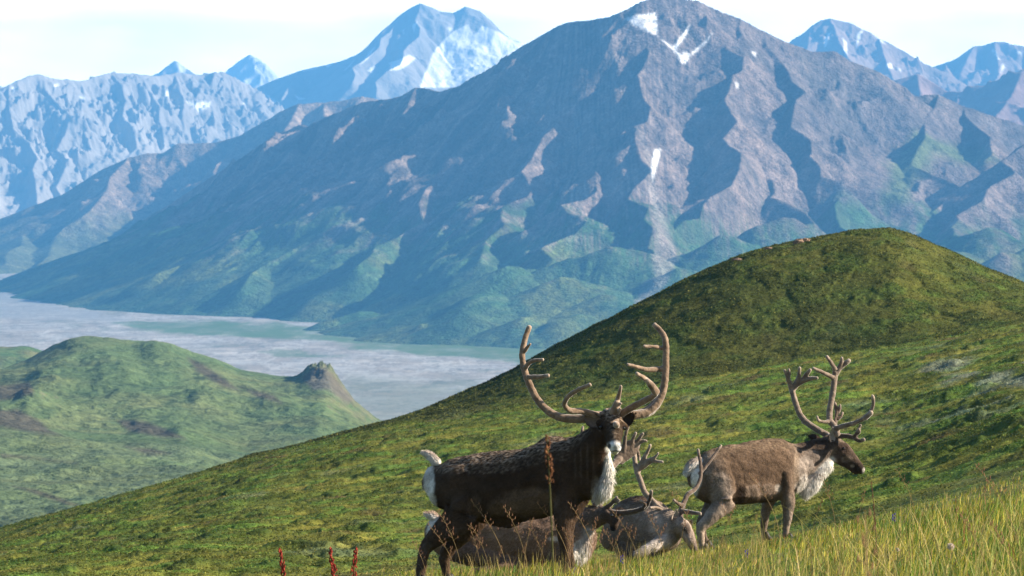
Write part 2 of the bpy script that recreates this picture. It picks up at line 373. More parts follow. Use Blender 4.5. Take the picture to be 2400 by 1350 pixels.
veg = (.070, .125, .040)
river_patch([(260, 752), (330, 750), (600, 755), (950, 778), (1300, 800), (1500, 800), (1500, 870), (1250, 852), (1100, 845), (980, 828), (820, 808), (640, 796), (480, 786), (330, 775)], veg, .95, 5)
river_patch([(580, 818), (700, 822), (830, 832), (700, 834)], veg, .75, 4)
river_patch([(820, 880), (1200, 905), (1200, 1000), (800, 1000)], (.13, .15, .095), .6, 25)
river_patch([(-900, 600), (-100, 600), (140, 715), (300, 748), (100, 750), (-900, 745)], (.22, .23, .24), .75, 8)
o = link('river_flat', np_mesh('river_flat', np.stack([GX, GY, GZ], -1).reshape(-1, 3), grid_faces(*GX.shape), cg.reshape(-1, 3)), M_river)
tag(o, 'pale braided gravel river flat in the valley', 'river flat', kind='structure')

def catmull(P, n=5):
    P = np.asarray(P, float); Q = np.vstack([2*P[0]-P[1], P, 2*P[-1]-P[-2]]); out = []
    for i in range(1, len(Q)-2):
        for t in np.arange(n)/n:
            a, b, c, d = Q[i-1:i+3]
            out.append(.5*((2*b)+(c-a)*t+(2*a-5*b+4*c-d)*t*t+(3*b-a-3*c+d)*t**3))
    return np.array(out+[Q[-2]])
# ------------------------------------------------------------------ mountains: crests and spurs with eroded flanks
def build_range(name, label, ridges, xr, yr, nx, ny, base, steep, rough_amp, rough_len, colour, seed, warp=60, keep=70, stri=None, wig=0, far=1.0):
    ridges = [dict(r, p=[(x, y, Y*far) for x, y, Y in r['p']]) for r in ridges]; xr = [v*far for v in xr]; yr = [v*far for v in yr]
    rough_amp, rough_len, warp, keep, wig = rough_amp*far, rough_len*far, warp*far, keep*far, wig*far
    X, Y = np.meshgrid(np.linspace(*xr, nx), np.linspace(*yr, ny))
    wx = fbm(X/rough_len/1.6, Y/rough_len/1.6, seed, 4)*warp; wy = fbm(X/rough_len/1.6+50, Y/rough_len/1.6, seed+5, 4)*warp
    H = np.full(X.shape, base-60.0); D = np.full(X.shape, 1e9)
    for ri, rd in enumerate(ridges):
        P = np.array([unproj(*p) for p in rd['p']]); s = rd.get('s', steep); lin = rd.get('l', .085)
        if ri and len(P) > 2:                                       # spurs wander and step as they come down
            Q = catmull(P, 4); tt = np.arange(len(Q)); env = np.minimum(tt/4, 1)*np.minimum((len(Q)-1-tt)/3+.3, 1)
            Q[:, 0] += perlin(tt*.43+ri*7.3, tt*0+ri*1.7, seed+60)*wig*env; Q[:, 2] += perlin(tt*.51+ri*3.1, tt*0+ri*2.9, seed+61)*wig*.3*env-wig*.12*env; P = Q
        for a, b in zip(P[:-1], P[1:]):
            for warped in ((1,) if ri else (1,)):
                qx, qy = X, Y
                d2 = (b-a)[:2]; L = d2@d2
                t = np.clip(((qx-a[0])*d2[0]+(qy-a[1])*d2[1])/L, 0, 1)
                dist0 = np.hypot(qx-a[0]-t*d2[0], qy-a[1]-t*d2[1])
                f = np.clip(dist0/keep, 0, 1)
                tx = np.clip(((qx+wx*f-a[0])*d2[0]+(qy+wy*f-a[1])*d2[1])/L, 0, 1)
                dist = np.hypot(qx+wx*f-a[0]-tx*d2[0], qy+wy*f-a[1]-tx*d2[1])
                zr = a[2]+(b[2]-a[2])*tx; rel = np.maximum(zr-base+45, 1)
                h = base-45+rel*np.exp(-s*dist/rel)-lin*dist
                H = np.maximum(H, h); D = np.minimum(D, dist0)
    near = np.clip(D/keep, .12, 1)
    relief = np.clip((H-base-35)/260, .0, 1)
    r1 = ridged(X/rough_len+wx/rough_len*.8, Y/rough_len/1.25+wy/rough_len*.8, seed+11, 6, .55)
    r2 = fbm(X/rough_len*3.3, Y/rough_len*3.3, seed+13, 4, .6)
    big = fbm(X/rough_len/1.9, Y/rough_len/1.9, seed+15, 3)
    H = H + big*rough_amp*.7*np.clip(D/keep/2, 0, 1)*relief + (r1-.55)*rough_amp*near*relief*1.6 + r2*rough_amp*.30*np.clip(D/keep+.15, 0, 1)*np.clip(relief+.05, 0, 1)
    if stri:                                                       # gullies and ribs running down one flank
        (ax, ay), amp, ln, edge = stri
        u = (X*ax+Y*ay); v = (X*ay-Y*ax) + fbm(X/300, Y/300, seed+21, 3)*70
        g = ridged(u/ln/8, v/ln, seed+22, 5, .6)-.5
        H = H + g*amp*np.clip(D/keep, .1, 1)*relief*sstep(edge+150, edge-150, X)
    dx = (xr[1]-xr[0])/(nx-1); dy = (yr[1]-yr[0])/(ny-1)
    gxx = np.gradient(H, axis=1)/dx; gyy = np.gradient(H, axis=0)/dy
    lap = (np.roll(H, 3, 0)+np.roll(H, -3, 0)+np.roll(H, 3, 1)+np.roll(H, -3, 1)-4*H)
    P = np.stack([X, Y, H], -1); px, py = proj(P)
    c = colour(X, Y, H, np.hypot(gxx, gyy), lap, px, py, seed)
    keepf = (H > base-25)
    Fc = grid_faces(ny, nx); Fc = Fc[keepf.ravel()[Fc].any(1)]
    used = np.zeros(nx*ny, bool); used[Fc] = True; idx = np.cumsum(used)-1
    o = link(name, np_mesh(name, P.reshape(-1, 3)[used], idx[Fc], c.reshape(-1, 3)[used]), M_far if far > 1.2 else M_rock)
    return tag(o, label, 'mountain', kind='structure')
def R(*p, **k): return dict(p=list(p), **k)
def snow_on(c, px, py, polys, X, Y, seed, rag=10, amt=1.0):
    n = fbm(X/40, Y/60, seed+77, 4, .6)*rag; m = fbm(X/40+9, Y/60, seed+78, 4, .6)*rag
    for p in polys: c = mixc(c, (.90, .91, .92), poly_mask(px+n, py+m, p, 2.2)*amt*np.clip(.93+.35*n/max(rag, 1), .55, 1))
    return c

MAIN = [
    R((-300, 780, 8000), (0, 655, 7800), (150, 600, 7700), (250, 570, 7650), (330, 520, 7600), (440, 450, 7560), (560, 372, 7540), (640, 314, 7520), (700, 292, 7510), (725, 297, 7510), (760, 275, 7500),
      (860, 236, 7500), (930, 225, 7500), (975, 205, 7500), (1030, 213, 7500), (1080, 199, 7500), (1160, 150, 7500), (1230, 104, 7500), (1310, 56, 7500), (1380, 46, 7500), (1450, 33, 7500), (1500, 3, 7520),
      (1550, -14, 7540), (1600, -6, 7540), (1640, 3, 7540), (1690, 26, 7550), (1735, 43, 7560), (1790, 75, 7580), (1870, 108, 7620), (1900, 122, 7630), (1960, 121, 7650), (1990, 140, 7660), (2060, 166, 7680),
      (2100, 208, 7700), (2150, 226, 7700), (2200, 222, 7700), (2260, 250, 7750), (2330, 269, 7800), (2400, 291, 7850), (2600, 380, 7900), (2900, 470, 7900), l=.105),
    R((1450, 33, 7500), (1470, 62, 7420), (1540, 115, 7300), (1535, 230, 7050), (1468, 300, 6850), (1482, 420, 6550), (1522, 530, 6250), (1556, 600, 6080), s=.95),
    R((1735, 43, 7560), (1742, 110, 7400), (1700, 195, 7200), (1690, 300, 6950), (1680, 420, 6650), (1642, 520, 6400), (1610, 600, 6200), s=.95),
    R((1742, 110, 7400), (1775, 200, 7230), (1760, 300, 7000), (1800, 400, 6780), (1850, 470, 6620), (1880, 540, 6450), s=.95),
    R((1790, 75, 7580), (1850, 190, 7350), (1890, 290, 7130), (1930, 380, 6930), (1960, 450, 6780), (1990, 540, 6550), s=.95),
    R((2200, 222, 7700), (2172, 320, 7350), (2190, 430, 7050), (2215, 520, 6780), (2240, 600, 6500), s=.95),
    R((2172, 320, 7350), (2080, 420, 7080), (2010, 500, 6830), (1960, 580, 6600), s=.95),
    R((2260, 250, 7750), (2310, 330, 7450), (2350, 400, 7250), (2380, 470, 7000), s=.7),
    R((2700, 240, 7300), (2500, 300, 7100), (2400, 350, 6980), (2330, 420, 6850), (2270, 500, 6650), (2230, 560, 6500), s=.7),
    R((1310, 56, 7500), (1325, 225, 7180), (1245, 390, 6830), (1190, 505, 6540), (1125, 605, 6280), s=.6, l=.15),
    R((1160, 150, 7500), (1070, 345, 7100), (950, 510, 6760), (840, 620, 6500), s=.5, l=.16),
    R((975, 205, 7500), (860, 395, 7160), (700, 555, 6850), (560, 665, 6650), s=.5, l=.16),
    R((725, 297, 7510), (640, 415, 7320), (520, 540, 7100), (380, 640, 6950), s=.5, l=.16),
    R((1468, 300, 6850), (1380, 420, 6560), (1330, 520, 6300), (1290, 600, 6080), s=.7),
    R((1330, 190, 7200), (1420, 330, 6850), (1440, 430, 6620), s=.8),
]
_cx = [-300, 0, 640, 860, 1230, 1450, 1550, 1735, 2100, 2400, 2900]; _cy = [9150, 8850, 8250, 7950, 7480, 7260, 7290, 7330, 7480, 7650, 7800]
MAIN[0]['p'] = [(x, y, float(np.interp(x, _cx, _cy))) for x, y, Y in MAIN[0]['p']]
for r_ in MAIN[1:]:                                                 # spurs start on the crest and keep their lower ends
    d0 = float(np.interp(r_['p'][0][0], _cx, _cy))-r_['p'][0][2]; n_ = len(r_['p'])
    if r_['p'][0][2] > 7390: r_['p'] = [(x, y, Y+d0*(1-i/(n_-1))) for i, (x, y, Y) in enumerate(r_['p'])]
FOOT = [(1205, 622, 5900, .42), (1150, 682, 5700, .36), (1330, 648, 5750, .36), (1000, 758, 5620, .45), (1240, 742, 5520, .36), (1440, 578, 5950, .4), (1420, 690, 5650, .34),
        (1250, 630, 5960, .34), (1700, 550, 6050, .4), (1850, 508, 6150, .45), (2330, 532, 6050, .4), (2250, 588, 5900, .38), (2360, 590, 5850, .42), (2450, 560, 5900, .4), (1600, 628, 5800, .34), (860, 728, 6050, .32), (1100, 726, 5600, .36), (1040, 700, 5850, .34), (1370, 735, 5520, .36)]
for x, y, Y, s in FOOT:
    MAIN.append(R((x-14, y, Y), (x+14, y+2, Y+20), s=s))
def col_main(X, Y, H, slope, lap, px, py, seed):
    n1 = fbm(X/260, Y/260, seed+40, 4); n2 = fbm(X/60, Y/90, seed+41, 5, .6); n3 = fbm(X/500, Y/500, seed+42, 3)
    c = np.broadcast_to(np.array([.105, .090, .090]), X.shape+(3,)).copy()
    c = mixc(c, (.225, .172, .150), np.clip(.35+n1*1.4+n2*.8, 0, 1)*.9)         # pinkish scree
    c = mixc(c, (.085, .078, .075), sstep(.05, .45, n2+n3*.5)*.75)            # dark outcrops
    left = sstep(450, 50, X); ux = lerp(0, -.62, left); uy = lerp(-1, -.78, left)
    u = X*ux+Y*uy+fbm(X/300, Y/300, seed+44, 3)*60; v = X*uy-Y*ux+fbm(X/220, Y/220, seed+45, 3)*55
    st = ridged(u/620, v/62, seed+46, 5, .62)
    c = mixc(c, (.255, .20, .175), sstep(.45, .72, st)*(.18+.55*left)); c = mixc(c, (.045, .044, .050), sstep(.42, .2, st)*(.2+.55*left))
    hgt = H+250+(st-.5)*70
    veg = sstep(215, 85, hgt+n2*95+n1*90)                                   # green climbs from the valley
    c = mixc(c, (.036, .098, .034), np.clip(veg*1.1-sstep(.75, 1.2, slope)*.3, 0, 1)*.85)
    c = mixc(c, (.125, .150, .048), veg*sstep(.02, .3, n1+.4*n2)*.75)
    c = mixc(c, (.075, .11, .038), poly_mask(px+n2*40, py+n1*30, [(2150, 300), (2200, 330), (2300, 340), (2330, 390), (2250, 390), (2190, 370), (2130, 470), (2060, 470), (2100, 370)], 18)*.85)
    c = mixc(c, (.26, .23, .21), poly_mask(px+n2*16, py+n2*10, [(1500, 300), (1520, 350), (1560, 520), (1590, 600), (1560, 660), (1500, 720), (1480, 720), (1530, 640), (1540, 560)], 8)*.6)
    sn = [[(1465, 42), (1500, 33), (1538, 32), (1541, 62), (1540, 84), (1510, 70), (1480, 58)], [(1540, 84), (1575, 110), (1618, 56), (1610, 80), (1583, 118), (1608, 140), (1600, 150), (1570, 112)],
          [(1620, 124), (1668, 78), (1655, 100), (1625, 128)], [(1600, 120), (1622, 128), (1606, 152)], [(1534, 352), (1548, 348), (1540, 390), (1530, 425), (1525, 400)], [(1760, 120), (1772, 124), (1770, 136)], [(1722, 194), (1730, 194), (1730, 208), (1724, 206)]]
    c = snow_on(c, px, py, sn, X, Y, seed, 4, .9)
    return c
build_range('main_mountain', 'broad dark mountain massif across the valley with bare scree ridges', MAIN, (-1950, 1650), (5000, 9150), 1200, 1150, ZV, .85, 34, 200, col_main, 200, 70, 60, stri=((-.62, -.78), 30, 58, 300), wig=55)

def col_mid(X, Y, H, slope, lap, px, py, seed):
    n1 = fbm(X/260, Y/260, seed+40, 4); n2 = fbm(X/70, Y/110, seed+41, 5, .6)
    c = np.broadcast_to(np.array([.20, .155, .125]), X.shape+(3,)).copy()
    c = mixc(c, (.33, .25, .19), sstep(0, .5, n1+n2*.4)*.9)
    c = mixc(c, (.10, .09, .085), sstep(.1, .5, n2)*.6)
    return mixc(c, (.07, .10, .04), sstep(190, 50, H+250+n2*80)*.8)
MID = [R((-400, 660, 9300), (0, 549, 9200), (60, 521, 9200), (150, 455, 9200), (220, 410, 9200), (300, 371, 9200), (380, 356, 9200), (420, 331, 9200), (500, 331, 9200), (560, 316, 9200), (620, 281, 9200), (700, 241, 9200), (760, 236, 9200), (850, 229, 9200), (950, 240, 9250), (1150, 320, 9300), (1400, 420, 9300)),
       R((560, 316, 9200), (530, 380, 9000), (440, 450, 8780), (340, 520, 8600), s=.7), R((700, 241, 9200), (660, 320, 8950), (600, 400, 8700), s=.8), R((300, 371, 9200), (230, 460, 8900), (130, 550, 8700), s=.7), R((60, 521, 9200), (30, 585, 8500), (-20, 640, 8000), (-80, 690, 7700), s=.35, l=.05), R((-150, 590, 9200), (-130, 650, 8300), (-190, 700, 7800), s=.35, l=.05), R((150, 455, 9200), (120, 560, 8700), (90, 625, 8100), s=.4, l=.05), R((150, 455, 9200), (50, 550, 8900), (-60, 620, 8700), s=.7), R((760, 236, 9200), (770, 300, 8950), (760, 380, 8700), s=.9)]
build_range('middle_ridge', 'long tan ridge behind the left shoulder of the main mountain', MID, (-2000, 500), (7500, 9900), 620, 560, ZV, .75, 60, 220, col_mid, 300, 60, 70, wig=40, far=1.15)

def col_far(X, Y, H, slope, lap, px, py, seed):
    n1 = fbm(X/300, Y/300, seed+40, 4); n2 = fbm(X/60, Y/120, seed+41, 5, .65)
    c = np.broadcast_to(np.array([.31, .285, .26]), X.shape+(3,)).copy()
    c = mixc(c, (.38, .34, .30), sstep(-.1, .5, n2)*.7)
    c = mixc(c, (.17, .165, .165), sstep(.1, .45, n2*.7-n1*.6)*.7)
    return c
def col_farwall(X, Y, H, slope, lap, px, py, seed):
    c = col_far(X, Y, H, slope, lap, px, py, seed)
    c = mixc(c, (.40, .36, .32), poly_mask(px, py, [(-20, 430), (30, 480), (75, 510), (60, 540), (-30, 540)], 12)*.8)
    c = mixc(c, (.40, .36, .32), poly_mask(px, py, [(350, 310), (370, 320), (410, 350), (330, 360)], 10)*.5)
    return snow_on(c, px, py, [[(437, 236), (460, 242), (494, 238), (490, 250), (466, 262), (450, 250)], [(387, 218), (400, 214), (394, 228)], [(125, 198), (138, 196), (130, 206)], [(25, 205), (34, 206), (30, 218)], [(185, 226), (200, 228), (196, 236)], [(570, 236), (582, 240), (574, 248)]], X, Y, seed, 5)
FARW = [R((-400, 290, 11500), (0, 213, 11500), (20, 196, 11500), (60, 179, 11500), (100, 172, 11500), (118, 184, 11500), (150, 186, 11500), (190, 190, 11500), (240, 175, 11500), (262, 168, 11500), (300, 171, 11500), (360, 178, 11500), (410, 170, 11500), (470, 173, 11500), (520, 167, 11500), (548, 180, 11500), (575, 196, 11500), (640, 240, 11450), (760, 330, 11400), (900, 420, 11300))]
FARW[0]['p'] = [(x, y, 10750+x*1.55) for x, y, Y in FARW[0]['p']]
for k, (x0, y0) in enumerate([(20, 196), (100, 172), (190, 190), (262, 168), (330, 174), (410, 170), (470, 173), (540, 176), (590, 206)]):
    j = (k*0.618) % 1
    yw = 10750+x0*1.55; FARW.append(R((x0, y0, yw), (x0+32+25*j, y0+130, yw-270), (x0+50-40*j, y0+255, yw-560), (x0+85-20*j, y0+345, yw-780), s=1.0))
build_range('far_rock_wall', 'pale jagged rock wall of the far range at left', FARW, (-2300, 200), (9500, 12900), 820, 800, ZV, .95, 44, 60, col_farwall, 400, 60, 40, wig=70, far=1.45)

def col_snowpeak(X, Y, H, slope, lap, px, py, seed):
    c = col_far(X, Y, H, slope, lap, px, py, seed)
    sn = [[(1040, 95), (1062, 72), (1095, 58), (1112, 85), (1130, 60), (1160, 70), (1215, 100), (1260, 100), (1260, 140), (1180, 160), (1110, 195), (1060, 205), (985, 205), (1000, 165), (1015, 125)],
          [(912, 148), (960, 128), (975, 138), (945, 160), (915, 165)], [(870, 118), (880, 112), (862, 140), (845, 152)], [(830, 140), (815, 160), (805, 165)], [(860, 165), (880, 150), (872, 172)], [(965, 60), (978, 52), (970, 75)], [(940, 70), (948, 66), (946, 80)], [(1048, 62), (1060, 66), (1050, 80)],
          [(615, 215), (640, 232), (660, 246), (640, 242)], [(700, 162), (730, 155), (745, 160), (710, 168)], [(760, 150), (785, 148), (770, 158)], [(690, 222), (715, 232), (700, 236)]]
    c = mixc(c, (.10, .10, .11), poly_mask(px, py, [(1085, 150), (1125, 152), (1110, 162)], 3)*.0)
    return snow_on(c, px, py, sn, X/2, Y/2, seed, 5)
SNP = [R((480, 300, 12600), (560, 230, 12600), (600, 206, 12600), (640, 188, 12600), (700, 166, 12600), (780, 148, 12600), (830, 133, 12600), (868, 102, 12600), (900, 72, 12600), (935, 36, 12600), (962, 18, 12600), (985, 7, 12600), (1005, 14, 12600), (1030, 26, 12600), (1062, 30, 12600), (1090, 15, 12600), (1125, 26, 12600), (1152, 48, 12600), (1172, 70, 12600), (1195, 88, 12600), (1230, 103, 12600), (1400, 180, 12600), (1600, 260, 12600)),
       R((985, 7, 12600), (975, 80, 12400), (930, 150, 12150), (880, 220, 11900), s=.9),  R((830, 133, 12600), (780, 200, 12250), (720, 260, 11950), s=.8), R((935, 36, 12600), (880, 110, 12380), (820, 190, 12050), s=.9), R((700, 166, 12600), (660, 230, 12300), s=.8)]
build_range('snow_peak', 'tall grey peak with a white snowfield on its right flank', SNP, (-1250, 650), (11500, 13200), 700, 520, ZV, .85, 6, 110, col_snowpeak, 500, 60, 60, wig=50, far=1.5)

def col_dome(X, Y, H, slope, lap, px, py, seed):
    c = np.broadcast_to(np.array([.80, .82, .84]), X.shape+(3,)).copy()
    return mixc(c, (.35, .34, .34), sstep(.12, .4, fbm(X/90, Y/160, seed, 5, .6))*.8)
build_range('far_snow_dome', 'faint white snow peak on the skyline behind the far wall', [R((420, 260, 15600), (520, 190, 15600), (538, 160, 15600), (560, 142, 15600), (585, 128, 15600), (600, 145, 15600), (625, 165, 15600), (650, 190, 15600), (800, 280, 15600))], (-1700, -300), (15000, 16200), 260, 200, ZV, .8, 90, 260, col_dome, 600, 60, 80, far=1.7)
def col_small(X, Y, H, slope, lap, px, py, seed):
    return snow_on(col_far(X, Y, H, slope, lap, px, py, seed), px, py, [[(405, 150), (414, 145), (440, 160), (430, 172), (415, 160)]], X, Y, seed, 5)
build_range('far_pointed_peak', 'small pointed peak peeping over the far wall', [R((250, 300, 13400), (370, 185, 13400), (395, 160, 13400), (409, 141, 13400), (425, 150, 13400), (450, 163, 13400), (480, 190, 13400), (600, 300, 13400))], (-1700, -600), (12700, 14000), 240, 180, ZV, .8, 80, 230, col_small, 620, 50, 60, far=1.85)

def col_right(X, Y, H, slope, lap, px, py, seed):
    n1 = fbm(X/260, Y/260, seed+40, 4); n2 = fbm(X/70, Y/110, seed+41, 5, .6)
    c = np.broadcast_to(np.array([.26, .19, .155]), X.shape+(3,)).copy()
    c = mixc(c, (.36, .26, .21), sstep(-.1, .5, n1+n2*.4)*.8); c = mixc(c, (.14, .12, .115), sstep(.1, .5, n2)*.6)
    sn = [[(1938, 80), (1948, 76), (1936, 108), (1930, 110)], [(1975, 88), (1985, 100), (1986, 130), (1980, 125)], [(2012, 78), (2024, 70), (2008, 108), (2004, 112)], [(2042, 76), (2052, 82), (2076, 104), (2066, 100)], [(2078, 150), (2090, 148), (2092, 160), (2080, 160)], [(2100, 160), (2110, 160), (2112, 166)], [(2322, 115), (2332, 118), (2344, 140), (2340, 140)], [(2350, 148), (2356, 158), (2344, 172)], [(2380, 120), (2400, 122), (2396, 128)]]
    return snow_on(c, px, py, sn, X, Y, seed, 5)
build_range('right_peak', 'bare tan peak with thin snow streaks behind the right shoulder', [R((1750, 200, 11000), (1860, 98, 11000), (1900, 61, 11000), (1925, 46, 11000), (1945, 41, 11000), (1975, 50, 11000), (2005, 60, 11000), (2060, 90, 11000), (2130, 126, 11000), (2185, 153, 11000), (2300, 220, 11000), (2500, 300, 11000)),
    R((1945, 41, 11000), (1975, 110, 10750), (2020, 190, 10450), s=.8), R((2060, 90, 11000), (2080, 150, 10750), (2100, 200, 10550), s=.8), R((1900, 61, 11000), (1890, 130, 10750), s=.8)], (500, 1800), (10050, 11700), 420, 420, ZV, .75, 80, 230, col_right, 700, 60, 60, far=1.5)
build_range('right_far_peak', 'hazy pink brown peak at the right end of the skyline', [R((2050, 230, 12200), (2150, 170, 12200), (2230, 140, 12200), (2280, 108, 12200), (2330, 97, 12200), (2380, 106, 12200), (2420, 110, 12200), (2600, 160, 12200), (2900, 260, 12200)), R((2330, 97, 12200), (2340, 170, 11850), (2300, 240, 11500), s=.75), R((2280, 108, 12200), (2250, 170, 11900), s=.75)], (900, 2700), (11100, 12900), 380, 360, ZV, .7, 80, 260, col_right, 740, 60, 60, far=1.5)
def col_purple(X, Y, H, slope, lap, px, py, seed):
    n = fbm(X/80, Y/120, seed, 5, .6)
    return mixc(np.broadcast_to(np.array([.20, .135, .125]), X.shape+(3,)).copy(), (.28, .19, .17), sstep(-.2, .5, n))
build_range('right_purple_ridge', 'reddish ridge dropping in from the right behind the massif', [R((1950, 260, 9600), (2050, 215, 9600), (2110, 186, 9600), (2150, 172, 9600), (2190, 190, 9600), (2220, 210, 9580), (2270, 212, 9500), (2330, 195, 9400), (2400, 160, 9300), (2600, 90, 9300), (2900, 60, 9300)), R((2150, 172, 9600), (2160, 230, 9400), s=.7), R((2400, 160, 9300), (2360, 240, 9050), (2300, 300, 8800), s=.7)], (550, 2400), (8420, 10050), 420, 360, ZV, .7, 55, 240, col_purple, 780, 50, 60, far=1.22)

# ------------------------------------------------------------------ haze: one even box of air round everything
hz = np.array([(x, y, z) for z in (-620.0, 1210.0) for y in (-400.0, 31500.0) for x in (-8500.0, 10200.0)])
hf = np.array([(0, 2, 3, 1), (4, 5, 7, 6), (0, 1, 5, 4), (2, 6, 7, 3), (0, 4, 6, 2), (1, 3, 7, 5)])
M_haze = bpy.data.materials.new('haze_air'); M_haze.use_nodes = True; t = M_haze.node_tree; t.nodes.clear()
mo = t.nodes.new('ShaderNodeOutputMaterial'); pv = t.nodes.new('ShaderNodeVolumePrincipled')
pv.inputs['Color'].default_value = (.125, .445, .95, 1); pv.inputs['Density'].default_value = 7.4e-5; pv.inputs['Anisotropy'].default_value = .0
t.links.new(pv.outputs[0], mo.inputs['Volume'])
o = link('haze', np_mesh('haze', hz, hf, smooth=False), M_haze); tag(o, 'blue mountain haze filling the valley air', 'haze', kind='stuff')
#PART3
# ------------------------------------------------------------------ caribou
def tube(P, R, ns=14, sub=5, ref=None, caps=True):
    """closed tapered tube with rounded ends; R rows = (side, up)"""
    P = np.asarray(P, float); R = np.array([(r, r) if np.isscalar(r) else r for r in R], float)
    Q = catmull(np.hstack([P, R]), sub); P = Q[:, :3]; R = np.maximum(Q[:, 3:], 1e-4)
    T = np.gradient(P, axis=0); T /= np.linalg.norm(T, axis=1)[:, None]
    if caps:
        r0, r1 = R[0].mean(), R[-1].mean()
        k = np.array([.95, .6]); sc = np.sqrt(1-k*k)
        P = np.vstack([P[0]-T[0]*r0*k[:, None]*.8, P, P[-1]+T[-1]*r1*k[::-1, None]*.8])
        R = np.vstack([R[0]*sc[:, None], R, R[-1]*sc[::-1, None]]); T = np.vstack([T[:1], T[:1], T, T[-1:], T[-1:]])
    ref = np.array((0, 0, 1.0)) if ref is None else np.array(ref, float)
    U = ref-(T@ref)[:, None]*T; bad = np.linalg.norm(U, axis=1) < .25
    U[bad] = (np.array((0, -1.0, 0))-(T@np.array((0, -1.0, 0)))[:, None]*T)[bad]
    U /= np.linalg.norm(U, axis=1)[:, None]; Sd = np.cross(T, U)
    a = np.linspace(0, 2*np.pi, ns, endpoint=False)
    V = P[:, None]+Sd[:, None]*(np.cos(a)[None, :, None]*R[:, :1, None])+U[:, None]*(np.sin(a)[None, :, None]*R[:, 1:, None])
    n = len(P); i = np.arange(n*ns).reshape(n, ns); j = np.roll(i, -1, 1)
    Fq = np.stack([i[:-1], j[:-1], j[1:], i[1:]], -1).reshape(-1, 4)
    V = np.vstack([V.reshape(-1, 3), P[:1], P[-1:]]); k0, k1 = n*ns, n*ns+1
    c0 = np.stack([np.full(ns, k0), j[0], i[0], np.full(ns, k0)], -1); c1 = np.stack([np.full(ns, k1), i[-1], j[-1], np.full(ns, k1)], -1)
    return V, Fq, np.stack([c0, c1]).reshape(-1, 4)[:, :3], P, R
def fuse(parts, voxel, smooth=4, fac=.5):
    """overlapping closed tubes -> one continuous skin"""
    vs, fs, n = [], [], 0
    for V, Fq, Ft, *_ in parts:
        vs.append(V); fs += [tuple(f+n) for f in Fq]+[tuple(f+n) for f in Ft]; n += len(V)
    me = bpy.data.meshes.new('tmp'); me.from_pydata(np.vstack(vs).tolist(), [], [list(map(int, f)) for f in fs]); me.update()
    o = bpy.data.objects.new('tmp', me); COL.objects.link(o)
    m = o.modifiers.new('r', 'REMESH'); m.mode = 'VOXEL'; m.voxel_size = voxel
    m = o.modifiers.new('s', 'SMOOTH'); m.factor = fac; m.iterations = smooth
    dg = bpy.context.evaluated_depsgraph_get(); dg.update()
    res = bpy.data.meshes.new_from_object(o.evaluated_get(dg)); bpy.data.objects.remove(o)
    res.polygons.foreach_set('use_smooth', np.ones(len(res.polygons), bool))
    return res
def mesh_arrays(me):
    v = np.empty(len(me.vertices)*3, np.float32); me.vertices.foreach_get('co', v); n = np.empty_like(v); me.vertices.foreach_get('normal', n)
    return v.reshape(-1, 3).astype(float), n.reshape(-1, 3).astype(float)
def strands(name, P, D, Nn, L, Wd, C, mat, parent, droop=.25):
    """flat tapering hairs: root P, direction D, length L"""
    sd = np.cross(D, Nn+rng.normal(0, .4, Nn.shape)); sd /= np.linalg.norm(sd, axis=1)[:, None]+1e-9
    mid = P+D*L[:, None]*.55; tip = P+D*L[:, None]; tip[:, 2] -= droop*L*.4
    V = np.stack([P-sd*Wd[:, None], P+sd*Wd[:, None], mid+sd*Wd[:, None]*.7, mid-sd*Wd[:, None]*.7, tip], 1)
    n = len(P); b = (np.arange(n)*5)[:, None]
    F3 = np.concatenate([b+np.array([[0, 1, 2]]), b+np.array([[0, 2, 3]]), b+np.array([[3, 2, 4]])])
    return link(name, np_mesh(name, V.reshape(-1, 3), F3, np.repeat(C, 5, 0), smooth=True), mat, parent)

